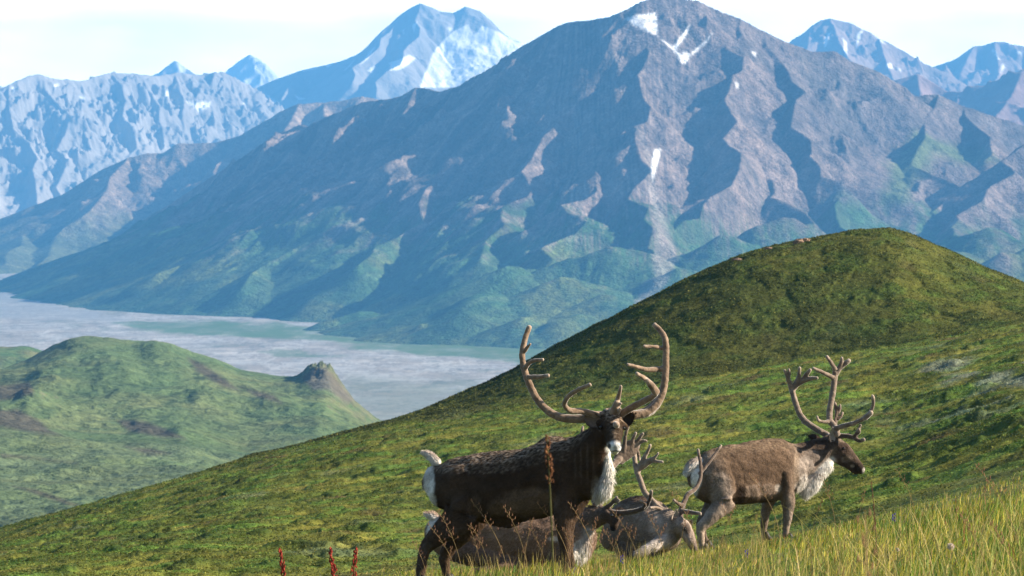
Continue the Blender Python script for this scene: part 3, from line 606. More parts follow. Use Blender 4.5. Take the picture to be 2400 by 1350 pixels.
class Beast:
    def __init__(s, name, Y, origin, label):
        s.Y = Y; s.k = Y/F; s.tubes = []; s.cols = []; s.name = name
        s.root = bpy.data.objects.new(name, None); COL.objects.link(s.root)
        s.loc = s.pt(*origin); s.root.location = s.loc
        tag(s.root, label, 'caribou', 'bull caribou of the small herd')
    def pt(s, px, py, w=0): return unproj(px, py, s.Y+w)
    def add(s, pts, col, ref=None, sub=5):
        P = [s.pt(*p[:3]) for p in pts]
        R = [p[3]*s.k if np.isscalar(p[3]) else (p[3][0], p[3][1]*s.k) for p in pts]      # (side metres, up pixels)
        t = tube(P, R, 16, sub, ref); s.tubes.append(t); s.cols.append(np.array(col, float))
    def body(s, voxel, patches, top, top_amt, rough=.012):
        me = fuse(s.tubes, voxel, 5)
        v, n = mesh_arrays(me)
        num = np.zeros((len(v), 3)); den = np.zeros(len(v))
        for (V, a, b, P, R), c in zip(s.tubes, s.cols):
            best = np.full(len(v), 9.0)
            for p, r in zip(P, R):
                best = np.minimum(best, np.linalg.norm(v-p, axis=1)/max(r.mean(), .012))
            w = np.exp(-7*np.clip(best-.7, 0, 5)); num += w[:, None]*c; den += w
        c = num/(den[:, None]+1e-9)
        px, py = proj(v)
        nn = fbm(v[:, 0]*14, v[:, 2]*14+v[:, 1]*9, 5, 4, .6); n2 = fbm(v[:, 0]*5+3, v[:, 2]*5+v[:, 1]*3, 6, 3)
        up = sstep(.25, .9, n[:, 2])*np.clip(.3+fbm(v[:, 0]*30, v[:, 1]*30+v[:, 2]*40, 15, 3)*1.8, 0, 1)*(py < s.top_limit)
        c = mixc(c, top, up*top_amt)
        for q in patches:
            x, y, rx, ry, col, amt = q[:6]
            d = np.hypot((px-x+nn*rx*.25)/rx, (py-y+n2*ry*.3)/ry); c = mixc(c, col, sstep(1.25, .7, d)*amt)
        c = c*(1+.35*n2+.25*nn)[:, None]
        v = v+n*(fbm(v[:, 0]*9, v[:, 2]*9+v[:, 1]*7, 8, 3)*rough)[:, None]
        s.v, s.n, s.c = v, n, np.clip(c, .004, .9)
        me.vertices.foreach_set('co', (v-s.loc).astype(np.float32).ravel()); set_col(me, s.c)
        me.update(); s.bodyo = link('body', me, M_fur, s.root); s.me = me
    def fur(s, n, comb, length):
        me = s.me; me.calc_loop_triangles()
        tri = np.empty(len(me.loop_triangles)*3, np.int32); me.loop_triangles.foreach_get('vertices', tri); tri = tri.reshape(-1, 3)
        A = s.v[tri]; area = np.linalg.norm(np.cross(A[:, 1]-A[:, 0], A[:, 2]-A[:, 0]), axis=1)
        t = rng.choice(len(tri), n, p=area/area.sum()); b = rng.dirichlet((1, 1, 1), n)
        P = (s.v[tri[t]]*b[..., None]).sum(1); Nn = (s.n[tri[t]]*b[..., None]).sum(1); C = (s.c[tri[t]]*b[..., None]).sum(1)
        px, py = proj(P); L = length(px, py, C)
        comb = np.where((L > .045)[:, None], np.array([[-.05, 0, -1.0]]), np.array([comb], float)); D = comb-(Nn*comb).sum(1)[:, None]*Nn
        D /= np.linalg.norm(D, axis=1)[:, None]+1e-6; D = D+Nn*rng.uniform(.12, .42, n)[:, None]+rng.normal(0, .16, (n, 3)); D /= np.linalg.norm(D, axis=1)[:, None]
        keep = L > .003; L = L*rng.uniform(.6, 1.3, n)
        C = C*rng.uniform(.7, 1.45, n)[:, None]
        strands('fur', (P-s.loc)[keep]-Nn[keep]*.003, D[keep], Nn[keep], L[keep], np.clip(L*.075, .0010, .0026)[keep], C[keep], M_hair, s.root)
    def antler(s, branches, base=(.13, .085, .055), light=(.32, .235, .165), vox=.0065, lit_y=(1000, 800)):
        ts = []
        for br in branches:
            ts.append(tube([s.pt(*p[:3]) for p in br], [p[3]*s.k if np.isscalar(p[3]) else (p[3][0]*s.k, p[3][1]*s.k) for p in br], 10, 4))
        me = fuse(ts, vox, 2); v, n = mesh_arrays(me)
        f = fbm(v[:, 0]*20, v[:, 2]*20+v[:, 1]*13, 9, 3)
        c = mixc(np.broadcast_to(np.array(base), v.shape).copy(), light, np.clip(.35+f*.5, 0, 1)); tips = np.zeros(len(v))
        for br in branches:
            tips = np.maximum(tips, sstep(.06, .0, np.linalg.norm(v-s.pt(*br[-1][:3]), axis=1)))
        c = mixc(c, (.5, .4, .32), tips*.5)
        me.vertices.foreach_set('co', ((v+n*(f*.005)[:, None])-s.loc).astype(np.float32).ravel()); set_col(me, c); me.update()
        link('antler', me, M_antler, s.root)
    def ear(s, base, tip, w, inner, outer, face):
        """cupped leaf-shaped ear"""
        b = s.pt(*base); t = s.pt(*tip); ax = t-b; L = np.linalg.norm(ax); ax /= L
        f = np.array(face, float); f -= (f@ax)*ax; f /= np.linalg.norm(f); sd = np.cross(ax, f); W_ = w*s.k
        nu, nv = 11, 9; V = []; C = []
        for sh in (0, 1):
            for i in range(nu):
                t_ = i/(nu-1); wd = W_*(math.sin(math.pi*min(1, t_*.9+.12))**.75)*(1 if t_ < 1 else .1)
                for j in range(nv):
                    q = j/(nv-1)*2-1
                    V.append(b+ax*L*t_+sd*wd*q+f*(wd*.75*q*q-wd*.55-sh*.010*(1-abs(q)**3)*math.sin(math.pi*min(1, t_*.95+.05)))); C.append(outer if sh or abs(q) > .8 else inner)
        V = np.array(V); i = np.arange(nu*nv*2).reshape(2, nu, nv)
        Fq = [np.stack([i[0, :-1, :-1], i[0, :-1, 1:], i[0, 1:, 1:], i[0, 1:, :-1]], -1).reshape(-1, 4), np.stack([i[1, :-1, :-1], i[1, 1:, :-1], i[1, 1:, 1:], i[1, :-1, 1:]], -1).reshape(-1, 4)]
        for e in (0, nv-1): Fq.append(np.stack([i[0, :-1, e], i[0, 1:, e], i[1, 1:, e], i[1, :-1, e]], -1))
        Fq = np.concatenate(Fq); o = link('ear', np_mesh('ear', V-s.loc, Fq, np.array(C)), M_ear, s.root)
        n = 420; k = rng.integers(0, nu*nv, n); P = V[k]; D = ax*.7+rng.normal(0, .35, (n, 3))+sd*((k % nv)/(nv-1)*2-1)[:, None]*.5; D /= np.linalg.norm(D, axis=1)[:, None]
        strands('ear_hair', P-s.loc, D, np.tile(f, (n, 1)), rng.uniform(.012, .028, n), np.full(n, .0014), np.array(C)[k]*rng.uniform(.8, 1.3, n)[:, None], M_hair, o)
    def blob(s, name, p, r, mat, sc=(1, 1, 1)):
        c = s.pt(*p)-s.loc; nu, nv = 10, 14; V = []
        for i in range(nu+1):
            for j in range(nv):
                a, b = math.pi*i/nu, 2*math.pi*j/nv
                V.append(c+r*np.array((math.sin(a)*math.cos(b)*sc[0], math.sin(a)*math.sin(b)*sc[1], math.cos(a)*sc[2])))
        i = np.arange((nu+1)*nv).reshape(nu+1, nv); j = np.roll(i, -1, 1)
        return link(name, np_mesh(name, np.array(V), np.stack([i[:-1], i[1:], j[1:], j[:-1]], -1).reshape(-1, 4)), mat, s.root)
    def hoof(s, p, r, fwd):
        """two-toed cloven hoof"""
        ts = []
        fw = np.array(fwd, float); sd = np.cross(fw, (0, 0, 1.0)); P = s.pt(*p)
        for q in (-1, 1):
            ts.append(tube([P+sd*q*r*.5+np.array((0, 0, .07)), P+sd*q*r*.6+fw*.015+np.array((0, 0, .03)), P+sd*q*r*.55+fw*.07], [r*.75, r*.85, r*.45], 10, 3))
        me = fuse(ts, .006, 1); me.transform(__import__('mathutils').Matrix.Translation(-Vector(s.loc))); link('hoof', me, M_hoof, s.root)
    def tail(s, pts, cols, fluff=.07, n=1500):
        T = tube([s.pt(*p[:3]) for p in pts], [p[3]*s.k for p in pts], 10, 4); me = fuse([T], .009, 2); v, nn = mesh_arrays(me)
        b = s.pt(*pts[0][:3]); e_ = s.pt(*pts[-1][:3]); ax = e_-b; L = np.linalg.norm(ax); ax /= L
        up = nn[:, 2]; c = mixc(np.broadcast_to(np.array(cols[1]), v.shape).copy(), cols[0], sstep(.1, .7, up))
        me.vertices.foreach_set('co', (v-s.loc).astype(np.float32).ravel()); set_col(me, c); me.update()
        o = link('tail', me, M_fur, s.root)
        k = rng.integers(0, len(v), n); D = ax+nn[k]*.35+rng.normal(0, .2, (n, 3)); D /= np.linalg.norm(D, axis=1)[:, None]
        strands('tail_hair', v[k]-s.loc, D, nn[k], rng.uniform(.4, 1.1, n)*fluff, np.full(n, .0025), c[k]*rng.uniform(.8, 1.2, n)[:, None], M_hair, o)

DK = (.044, .027, .016); DK2 = (.062, .040, .026); WH = (.66, .63, .58)
# ---- the big dark bull in front, turned towards the camera
A = Beast('caribou', 35.0, (1180, 1362, 0), 'tall dark brown bull standing in front and staring at the camera')
A.top_limit = 1110
A.add([(1262, 1066, -.02, 24), (1290, 1053, -.04, 31), (1318, 1054, -.06, 29), (1345, 1064, -.1, 24)], DK)
A.add([(1014, 1125, .30, (.10, 36)), (1045, 1135, .25, (.21, 60)), (1110, 1142, .16, (.26, 79)), (1180, 1142, .06, (.29, 86)), (1250, 1132, -.06, (.28, 85)), (1312, 1114, -.18, (.25, 87)), (1358, 1112, -.26, (.21, 74)), (1392, 1122, -.32, (.15, 52))], DK)
A.add([(1312, 1090, -.16, (.17, 66)), (1352, 1072, -.26, (.15, 56)), (1388, 1042, -.38, (.13, 46)), (1414, 1010, -.46, (.11, 36)), (1426, 988, -.48, (.10, 28))], DK, ref=(.5, 0, .85))
A.add([(1385, 1090, -.34, 44), (1402, 1045, -.42, 34), (1420, 1010, -.47, 28)], DK)
A.add([(1429, 980, -.46, 27), (1434, 995, -.54, 28), (1438, 1014, -.62, 22), (1441, 1032, -.69, 17), (1442, 1046, -.73, 15.5), (1443, 1053, -.74, 13)], (.04, .027, .018), ref=(0, 1, .2))
A.add([(1430, 1020, -.54, 18), (1436, 1042, -.62, 13), (1442, 1060, -.69, 9)], (.045, .03, .02))
A.add([(1410, 1000, -.52, 11), (1424, 992, -.60, 10)], DK); A.add([(1462, 1000, -.50, 10), (1450, 992, -.60, 10)], DK)
A.add([(1424, 1072, -.47, 9), (1425, 1110, -.46, 12), (1415, 1146, -.43, 19), (1402, 1164, -.40, 13)], WH)
A.add([(1062, 1130, .08, (.13, 60)), (1082, 1178, .02, (.10, 46)), (1072, 1215, .03, (.085, 42)), (1036, 1248, .10, 27), (1002, 1279, .16, 18), (990, 1312, .15, 12.5), (986, 1346, .13, 12), (988, 1368, .10, 11)], DK2)
A.add([(1078, 1130, .42, (.12, 55)), (1115, 1185, .36, (.09, 42)), (1098, 1225, .36, (.08, 36)), (1068, 1266, .40, 22), (1044, 1300, .43, 16.5), (1044, 1330, .42, 11.5), (1048, 1352, .40, 11), (1052, 1368, .38, 11)], DK2)
A.add([(1342, 1115, -.30, (.08, 46)), (1331, 1165, -.35, (.085, 36)), (1322, 1205, -.40, 24), (1322, 1245, -.41, 18), (1324, 1275, -.42, 15), (1327, 1320, -.42, 12), (1330, 1350, -.42, 10), (1336, 1362, -.45, 11)], DK2)
A.add([(1365, 1120, .0, (.09, 46)), (1345, 1180, .02, 28), (1334, 1225, .02, 16), (1332, 1265, .02, 12.5), (1336, 1315, .02, 9.5), (1340, 1345, .02, 10)], DK2)
A.add([(1150, 1222, .05, 9), (1190, 1228, -.02, 11), (1215, 1224, -.06, 7)], DK)
LITPATCH = (.135, .092, .064)  # sunlit lower flank, painted into the coat colour
A.body(.0115, [(1006, 1132, 13, 52, WH, .9), (1016, 1180, 9, 22, WH, .6), (1240, 1176, 70, 32, LITPATCH, .7), (1180, 1190, 40, 20, LITPATCH, .5), (1112, 1190, 18, 36, (.12, .082, .058), .7), (1085, 1250, 40, 14, (.09, .06, .045), .5),
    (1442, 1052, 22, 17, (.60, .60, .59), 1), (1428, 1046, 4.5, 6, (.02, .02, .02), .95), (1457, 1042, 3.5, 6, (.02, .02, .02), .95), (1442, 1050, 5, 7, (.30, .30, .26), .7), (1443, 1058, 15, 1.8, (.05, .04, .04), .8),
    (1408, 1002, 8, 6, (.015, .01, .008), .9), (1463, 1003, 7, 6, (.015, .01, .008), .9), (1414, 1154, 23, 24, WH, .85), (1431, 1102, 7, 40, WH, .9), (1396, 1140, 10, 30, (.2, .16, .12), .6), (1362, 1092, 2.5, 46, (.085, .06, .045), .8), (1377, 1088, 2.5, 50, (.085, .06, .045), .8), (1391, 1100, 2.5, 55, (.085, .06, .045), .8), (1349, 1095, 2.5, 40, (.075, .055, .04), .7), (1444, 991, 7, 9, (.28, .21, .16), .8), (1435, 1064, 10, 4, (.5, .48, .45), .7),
    (1000, 1282, 14, 12, (.11, .085, .065), .6), (990, 1310, 9, 20, (.10, .06, .045), .6)], (.40, .31, .23), .9)  # pale back flecks, strengthened to paint in the rim light
def lenA(px, py, C):
    L = np.full(px.shape, .022)
    L = np.where((px > 1385) & (py > 1075) & (py < 1185) & (C.mean(1) > .2), .06, L)
    L = np.where((px > 1396) & (py < 1072), .010, L); L = np.where(py > 1235, .012, L)
    return np.where((px > 1418) & (py > 1030) & (py < 1070), .0, L)
A.fur(95000, (-.75, .2, -.65), lenA)
A.blob('eye', (1408, 1001, -.605), .017, M_eye); A.blob('eye', (1462, 1003, -.575), .016, M_eye)
A.ear((1408, 992, -.55), (1367, 978, -.54), 17, (.20, .15, .12), (.06, .042, .03), (.1, -1, -.1)); A.ear((1452, 992, -.50), (1488, 970, -.50), 17, (.06, .045, .035), (.045, .03, .022), (-.1, -1, -.1))
A.tail([(1026, 1085, .27, 10), (1008, 1068, .3, 9), (993, 1062, .32, 5)], ((.5, .42, .36), WH), .035)
def J(pts, w0, w1, r0, r1):
    """pixel path with depth and radius running evenly along it"""
    n = len(pts)-1
    return [(x, y, w0+(w1-w0)*i/n, r0+(r1-r0)*i/n) for i, (x, y) in enumerate(pts)]
A.antler([J([(1424, 978), (1400, 974), (1362, 981), (1317, 979), (1287, 965), (1261, 939), (1242, 903), (1229, 867), (1224, 831), (1229, 799), (1240, 767)], -.45, -.12, 11.5, 6.6),
          J([(1229, 824), (1236, 814), (1243, 806)], -.2, -.26, 5, 3.4), J([(1231, 862), (1246, 847), (1272, 843)], -.25, -.36, 6, 3.8), J([(1238, 884), (1261, 884), (1285, 880)], -.3, -.45, 6.5, 4.6),
          J([(1412, 977), (1390, 970), (1362, 964), (1336, 962), (1323, 948), (1333, 928), (1358, 912), (1383, 902)], -.46, -.95, 8.5, 4.6)])
A.antler([[(1486, 973, -.38, (7, 11)), (1519, 964, -.33, (7, 13)), (1541, 941, -.29, (7, 13)), (1554, 908, -.26, (6, 10)), (1559, 875, -.24, 7)], J([(1446, 978), (1468, 973), (1492, 972), (1519, 965), (1541, 944), (1555, 913), (1560, 870), (1561, 821), (1558, 792), (1548, 776), (1534, 761)], -.45, -.15, 11.5, 6.2),
          J([(1557, 818), (1535, 813), (1509, 812)], -.2, -.32, 5.2, 3.8), J([(1553, 864), (1519, 867), (1495, 861), (1471, 854)], -.25, -.45, 7, 4),
          J([(1446, 976), (1486, 952), (1525, 932), (1538, 918), (1525, 899), (1509, 886), (1493, 876)], -.46, -.98, 9, 5), [(1538, 920, -.85, (8, 10)), (1526, 903, -.88, (8, 9)), (1518, 893, -.9, 6)],
          J([(1437, 982), (1440, 962), (1447, 940), (1452, 920), (1455, 905)], -.5, -.62, 9, 3.6), J([(1410, 976), (1424, 969), (1438, 962)], -.5, -.55, 8, 8), J([(1428, 986), (1436, 970), (1446, 944)], -.54, -.58, 11, 8), J([(1446, 958), (1452, 948), (1456, 946)], -.54, -.62, 5, 3), J([(1444, 970), (1450, 964), (1453, 958)], -.52, -.66, 6, 3.4),
          J([(1442, 994), (1444, 995), (1445, 996)], -.56, -.74, 8.5, 8)])
for p in ((988, 1371, .10), (1053, 1369, .38), (1336, 1364, -.45), (1342, 1352, .02)): A.hoof(p, .045, (.93, -.36, 0))

# ---- the bull at the right, grey brown, walking away to the right
GB = (.108, .072, .048); LG = (.27, .21, .165)
B = Beast('caribou', 44.0, (1750, 1275, 0), 'grey brown bull with white throat mane standing in profile at the right')
B.top_limit = 1100
B.add([(1630, 1118, -.38, (.10, 28)), (1650, 1120, -.33, (.20, 56)), (1690, 1115, -.22, (.23, 68)), (1735, 1111, -.08, (.25, 72)), (1790, 1103, .10, (.25, 75)), (1830, 1100, .24, (.23, 73)), (1860, 1099, .34, (.17, 56))], GB)
B.add([(1840, 1085, .28, (.16, 52)), (1872, 1080, .40, (.14, 42)), (1905, 1066, .50, (.12, 36)), (1932, 1052, .56, (.10, 29)), (1950, 1042, .58, (.095, 24))], (.15, .12, .10), ref=(-.4, 0, .9))
B.add([(1946, 1038, .58, 22), (1962, 1048, .60, 22), (1980, 1062, .62, 20), (1998, 1080, .64, 15), (2012, 1095, .66, 12.5), (2019, 1103, .66, 10)], (.06, .043, .033))
B.add([(1962, 1068, .60, 17), (1985, 1086, .63, 12), (2006, 1106, .66, 7.5)], (.07, .05, .04))
B.add([(1942, 1085, .54, 15), (1918, 1108, .50, 17), (1902, 1132, .47, 20), (1888, 1152, .44, 14)], WH)
B.add([(1668, 1105, -.40, (.11, 46)), (1690, 1150, -.40, (.09, 36)), (1700, 1175, -.40, (.075, 27)), (1672, 1206, -.43, 18), (1644, 1236, -.46, 12.5), (1642, 1256, -.46, 9), (1646, 1278, -.45, 9), (1650, 1290, -.44, 10)], LG)
B.add([(1668, 1108, -.08, (.10, 42)), (1682, 1160, -.08, 28), (1660, 1200, -.1, 17), (1643, 1228, -.12, 12), (1650, 1258, -.12, 8.5), (1658, 1280, -.12, 9)], (.12, .09, .07))
B.add([(1838, 1110, .14, (.09, 42)), (1844, 1150, .12, (.08, 27)), (1848, 1178, .12, 17), (1847, 1205, .12, 12), (1843, 1236, .12, 8.5), (1843, 1256, .12, 9), (1848, 1268, .12, 10)], (.17, .13, .10))
B.add([(1818, 1135, .50, 30), (1800, 1180, .48, 15), (1793, 1206, .48, 11), (1791, 1240, .48, 8), (1792, 1262, .48, 9)], (.17, .13, .10))
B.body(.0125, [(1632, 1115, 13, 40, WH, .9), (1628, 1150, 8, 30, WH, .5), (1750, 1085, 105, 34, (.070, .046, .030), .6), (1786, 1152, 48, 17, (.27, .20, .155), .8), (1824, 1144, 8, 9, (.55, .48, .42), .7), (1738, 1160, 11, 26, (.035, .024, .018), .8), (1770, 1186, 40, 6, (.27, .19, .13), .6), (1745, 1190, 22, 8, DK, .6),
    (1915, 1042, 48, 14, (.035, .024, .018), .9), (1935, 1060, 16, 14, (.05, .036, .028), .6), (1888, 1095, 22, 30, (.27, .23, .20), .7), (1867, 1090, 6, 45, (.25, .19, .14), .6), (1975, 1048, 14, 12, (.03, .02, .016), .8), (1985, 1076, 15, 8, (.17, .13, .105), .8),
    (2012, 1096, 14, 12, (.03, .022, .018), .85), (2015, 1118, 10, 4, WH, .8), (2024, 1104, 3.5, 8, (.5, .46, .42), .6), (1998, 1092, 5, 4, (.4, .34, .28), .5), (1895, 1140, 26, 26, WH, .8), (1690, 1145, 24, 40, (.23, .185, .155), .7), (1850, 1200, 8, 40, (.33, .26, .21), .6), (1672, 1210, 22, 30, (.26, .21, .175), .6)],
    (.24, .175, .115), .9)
def lenB(px, py, C):
    L = np.full(px.shape, .019)
    L = np.where((px > 1868) & (py > 1090) & (C.mean(1) > .25), .065, L); L = np.where((px > 1940) & (py < 1120) & (C.mean(1) < .3), .010, L)
    return np.where(py > 1195, .012, L)
B.fur(95000, (-.72, -.45, -.55), lenB)
B.blob('eye', (1977, 1051, .515), .017, M_eye)
B.ear((1951, 1036, .48), (1952, 1004, .47), 10, (.42, .36, .31), (.09, .065, .05), (.5, -1, 0)); B.ear((1922, 1032, .66), (1893, 1020, .68), 9, (.06, .045, .035), (.05, .036, .028), (-.2, 1, .3))
B.tail([(1641, 1080, -.35, 11), (1625, 1090, -.38, 13), (1612, 1106, -.4, 8)], ((.42, .34, .28), WH), .055)
GA = (.13, .095, .07); GL = (.30, .235, .185)
B.antler([J([(1945, 1024, ), (1939, 1020), (1906, 1001), (1880, 979), (1865, 946), (1856, 913)], .66, .95, 8, 7), J([(1856, 913), (1848, 890), (1839, 868)], .95, .85, 7, 3.6), J([(1846, 892), (1850, 880), (1849, 866)], .9, .85, 4.5, 3.2),
          [(1856, 915, .95, 7), (1866, 900, .93, (6, 8)), (1872, 884, .9, (5, 7)), (1874, 862, .86, 4)], [(1868, 902, .93, 6), (1883, 890, .9, (5, 8)), (1890, 878, .87, (4, 6)), (1899, 867, .84, 4)], [(1876, 896, .92, 6), (1896, 888, .87, 6), (1915, 886, .82, 4)],
          J([(1925, 1012), (1900, 1000), (1880, 990)], .72, .86, 5, 3)], GA, GL)
B.antler([J([(1962, 1018), (1957, 1001), (1945, 985), (1945, 960), (1950, 931), (1955, 898), (1957, 880)], .5, .72, 8.5, 7), J([(1957, 890), (1946, 882), (1928, 873), (1906, 863)], .72, .55, 6.5, 4),
          [(1956, 885, .72, 7), (1957, 866, .7, 6.5), (1948, 850, .66, 5), (1938, 836, .63, 4.2)], [(1957, 880, .72, 7), (1968, 862, .72, (6, 7)), (1980, 852, .72, (6, 7)), (1990, 845, .72, 5.5)], [(1964, 868, .72, 6), (1971, 852, .7, 5), (1973, 839, .68, 4)],
          J([(1943, 988), (1930, 989), (1917, 985)], .55, .45, 5, 3.4), J([(1919, 988), (1916, 981), (1915, 976)], .46, .45, 3.2, 2.6),
          J([(1958, 1004), (1975, 999), (1994, 994), (2012, 987), (2030, 977), (2043, 960), (2047, 945), (2045, 928)], .5, .25, 6.5, 4), J([(2028, 979), (2042, 967)], .3, .27, 7, 6)], GA, GL)
B.antler([J([(1966, 1022), (1985, 1022), (2002, 1026), (2014, 1033), (2025, 1030)], .52, .40, 6.5, 4.5), J([(2002, 1026), (2010, 1012), (2017, 996)], .45, .4, 5.5, 3.2), J([(2008, 1018), (2014, 1012), (2012, 1005)], .44, .4, 4.5, 3.6)], (.07, .05, .038), (.13, .095, .07))
B.antler([[(1955, 1004, .62, 5.5), (1959, 985, .66, (4, 8)), (1961, 965, .7, (4, 8)), (1957, 944, .72, 3)], J([(1961, 972), (1968, 960), (1969, 949)], .68, .7, 5, 3), J([(1962, 982), (1971, 976), (1975, 967)], .66, .68, 5, 3)], (.08, .058, .042), (.14, .10, .075))
for p in ((1650, 1291, -.44), (1658, 1284, -.12), (1848, 1268, .12), (1793, 1264, .48)): B.hoof(p, .042, (.82, .57, 0))

# ---- the bull resting in the grass behind the dark one
C_ = Beast('caribou', 38.2, (1200, 1342, 0), 'brown bull lying in the grass behind the legs of the dark bull')
C_.top_limit = 1215
CB = (.185, .120, .084)
C_.add([(1018, 1248, .2, (.10, 34)), (1040, 1252, .18, (.18, 52)), (1100, 1258, .12, (.24, 68)), (1170, 1258, .08, (.27, 74)), (1250, 1260, .05, (.27, 74)), (1320, 1262, .0, (.23, 68)), (1365, 1265, -.02, (.16, 50))], CB)
C_.add([(1335, 1240, .0, (.13, 44)), (1370, 1222, -.05, (.11, 33)), (1398, 1212, -.08, (.10, 25)), (1418, 1208, -.1, 20)], (.12, .09, .07))
C_.add([(1408, 1204, -.10, 19), (1428, 1210, -.16, 18), (1440, 1224, -.2, 13), (1438, 1240, -.22, 9)], (.055, .038, .028))
C_.add([(1378, 1240, -.08, 18), (1366, 1275, -.1, 20), (1358, 1300, -.1, 18), (1354, 1316, -.1, 12)], WH)
C_.add([(1080, 1294, -.10, (.09, 26)), (1150, 1312, -.16, (.07, 18)), (1215, 1324, -.2, 11), (1160, 1334, -.28, 10), (1110, 1340, -.28, 9)], (.12, .08, .058))
C_.add([(1330, 1290, -.15, 26), (1290, 1318, -.2, 15), (1330, 1336, -.24, 10), (1380, 1342, -.24, 9)], (.11, .075, .055))
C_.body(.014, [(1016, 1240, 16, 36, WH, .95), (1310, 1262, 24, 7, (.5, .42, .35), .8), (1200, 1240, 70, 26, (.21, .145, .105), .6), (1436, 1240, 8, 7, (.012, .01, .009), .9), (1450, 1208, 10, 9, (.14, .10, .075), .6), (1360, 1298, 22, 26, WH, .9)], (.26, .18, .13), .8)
def lenC(px, py, C):
    return np.where((px > 1330) & (px < 1400) & (py > 1255) & (C.mean(1) > .25), .085, np.where(px > 1405, .010, .03))
C_.fur(42000, (-.9, 0, -.45), lenC)
C_.blob('eye', (1434, 1208, -.30), .016, M_eye)
C_.ear((1398, 1200, -.12), (1380, 1186, -.1), 9, (.14, .10, .08), (.08, .055, .04), (0, -1, 0)); C_.ear((1440, 1204, -.08), (1462, 1196, -.06), 9, (.14, .10, .08), (.08, .055, .04), (0, -1, 0))
C_.tail([(1030, 1222, .2, 10), (1015, 1210, .2, 10), (1000, 1206, .2, 5)], ((.45, .33, .25), (.75, .72, .68)), .04)
CA = (.055, .037, .027); CL = (.11, .078, .057)
C_.antler([J([(1415, 1196), (1450, 1203), (1500, 1195), (1520, 1178), (1527, 1151)], -.15, -.4, 8.5, 4.2), J([(1508, 1190), (1512, 1182), (1500, 1173)], -.35, -.38, 5, 3), J([(1418, 1192), (1432, 1181), (1446, 1166)], -.15, -.25, 6.5, 4), J([(1440, 1173), (1446, 1176), (1452, 1172)], -.22, -.26, 4, 3)], CA, CL)
C_.antler([J([(1408, 1194), (1396, 1160), (1405, 1125), (1430, 1098), (1452, 1074)], -.1, .35, 8, 9), [(1448, 1080, .34, (5, 14)), (1464, 1062, .36, (5, 20)), (1482, 1048, .38, (5, 20)), (1494, 1042, .4, (4, 12))], J([(1462, 1058), (1464, 1035), (1468, 1012), (1472, 1000)], .36, .3, 6, 3.5), J([(1478, 1045), (1484, 1028), (1490, 1015)], .38, .34, 6, 3.2),
          J([(1488, 1042), (1498, 1028), (1507, 1016)], .4, .36, 6, 3.2), J([(1492, 1042), (1506, 1034), (1515, 1034)], .4, .38, 5.5, 3.2), J([(1488, 1050), (1496, 1062), (1498, 1078)], .4, .42, 6, 3.2)], (.11, .078, .058), (.20, .15, .115))
C_.antler([J([(1402, 1196), (1384, 1150), (1366, 1110), (1358, 1070), (1362, 1035), (1366, 1001)], -.08, .35, 8, 3.8)], CA, CL)

# ---- the grazing bull between the dark one and the right one
GD = (.15, .115, .09)
D = Beast('caribou', 40.5, (1530, 1318, 0), 'grey bull lying with its head low beside the hind legs of the right one')
D.top_limit = 1205
D.add([(1432, 1262, .7, (.12, 34)), (1468, 1238, .5, (.24, 62)), (1505, 1232, .25, (.27, 70)), (1540, 1242, .05, (.24, 60)), (1568, 1248, -.08, (.16, 44))], (.19, .14, .105))
D.add([(1528, 1232, .05, (.15, 50)), (1560, 1232, -.06, (.13, 42)), (1582, 1236, -.12, (.11, 31)), (1594, 1236, -.15, (.10, 24))], (.40, .33, .275), ref=(.3, 0, .9))
D.add([(1586, 1224, -.15, 19), (1600, 1236, -.19, 20), (1612, 1254, -.22, 16), (1621, 1272, -.25, 12), (1627, 1287, -.26, 9.5)], (.22, .17, .14))
D.add([(1568, 1262, -.15, 20), (1540, 1276, -.25, 15), (1512, 1290, -.32, 11), (1492, 1300, -.34, 9)], (.42, .35, .30))
D.add([(1470, 1290, .2, 30), (1510, 1305, .05, 18), (1560, 1312, -.1, 12)], (.11, .08, .06))
D.body(.013, [(1492, 1170, 42, 14, (.10, .066, .046), .7), (1548, 1240, 26, 26, (.42, .34, .285), .6), (1600, 1262, 16, 22, (.22, .17, .145), .6), (1540, 1278, 34, 11, (.55, .48, .42), .8), (1612, 1240, 7, 16, (.05, .036, .028), .7), (1624, 1282, 7, 8, (.05, .04, .035), .8)], (.17, .125, .09), .8)
D.fur(36000, (-.75, .3, -.5), lambda px, py, C: np.where(px > 1590, .010, .028))
D.blob('eye', (1604, 1240, -.285), .016, M_eye)
D.ear((1580, 1228, -.22), (1586, 1196, -.2), 9, (.42, .36, .31), (.13, .095, .075), (.3, -1, 0)); D.ear((1610, 1236, -.1), (1620, 1221, -.06), 7, (.16, .12, .1), (.14, .105, .085), (.2, -1, 0))
D.antler([J([(1588, 1218), (1576, 1213), (1562, 1204), (1537, 1182), (1512, 1155), (1502, 1130), (1493, 1105), (1488, 1082), (1487, 1063)], -.12, .25, 8, 6), J([(1493, 1108), (1502, 1090), (1508, 1076), (1517, 1060), (1524, 1043)], .18, .1, 8, 3.4), [(1500, 1096, .16, (5, 9)), (1514, 1085, .12, (5, 9)), (1528, 1078, .08, (4, 7)), (1538, 1068, .05, 3), (1543, 1062, .04, 2.6)], J([(1522, 1080), (1536, 1081), (1553, 1083)], .1, .02, 5.5, 3.2),
          J([(1556, 1199), (1540, 1190), (1524, 1190)], -.05, -.15, 4.5, 3)], (.17, .125, .09), (.33, .255, .195))
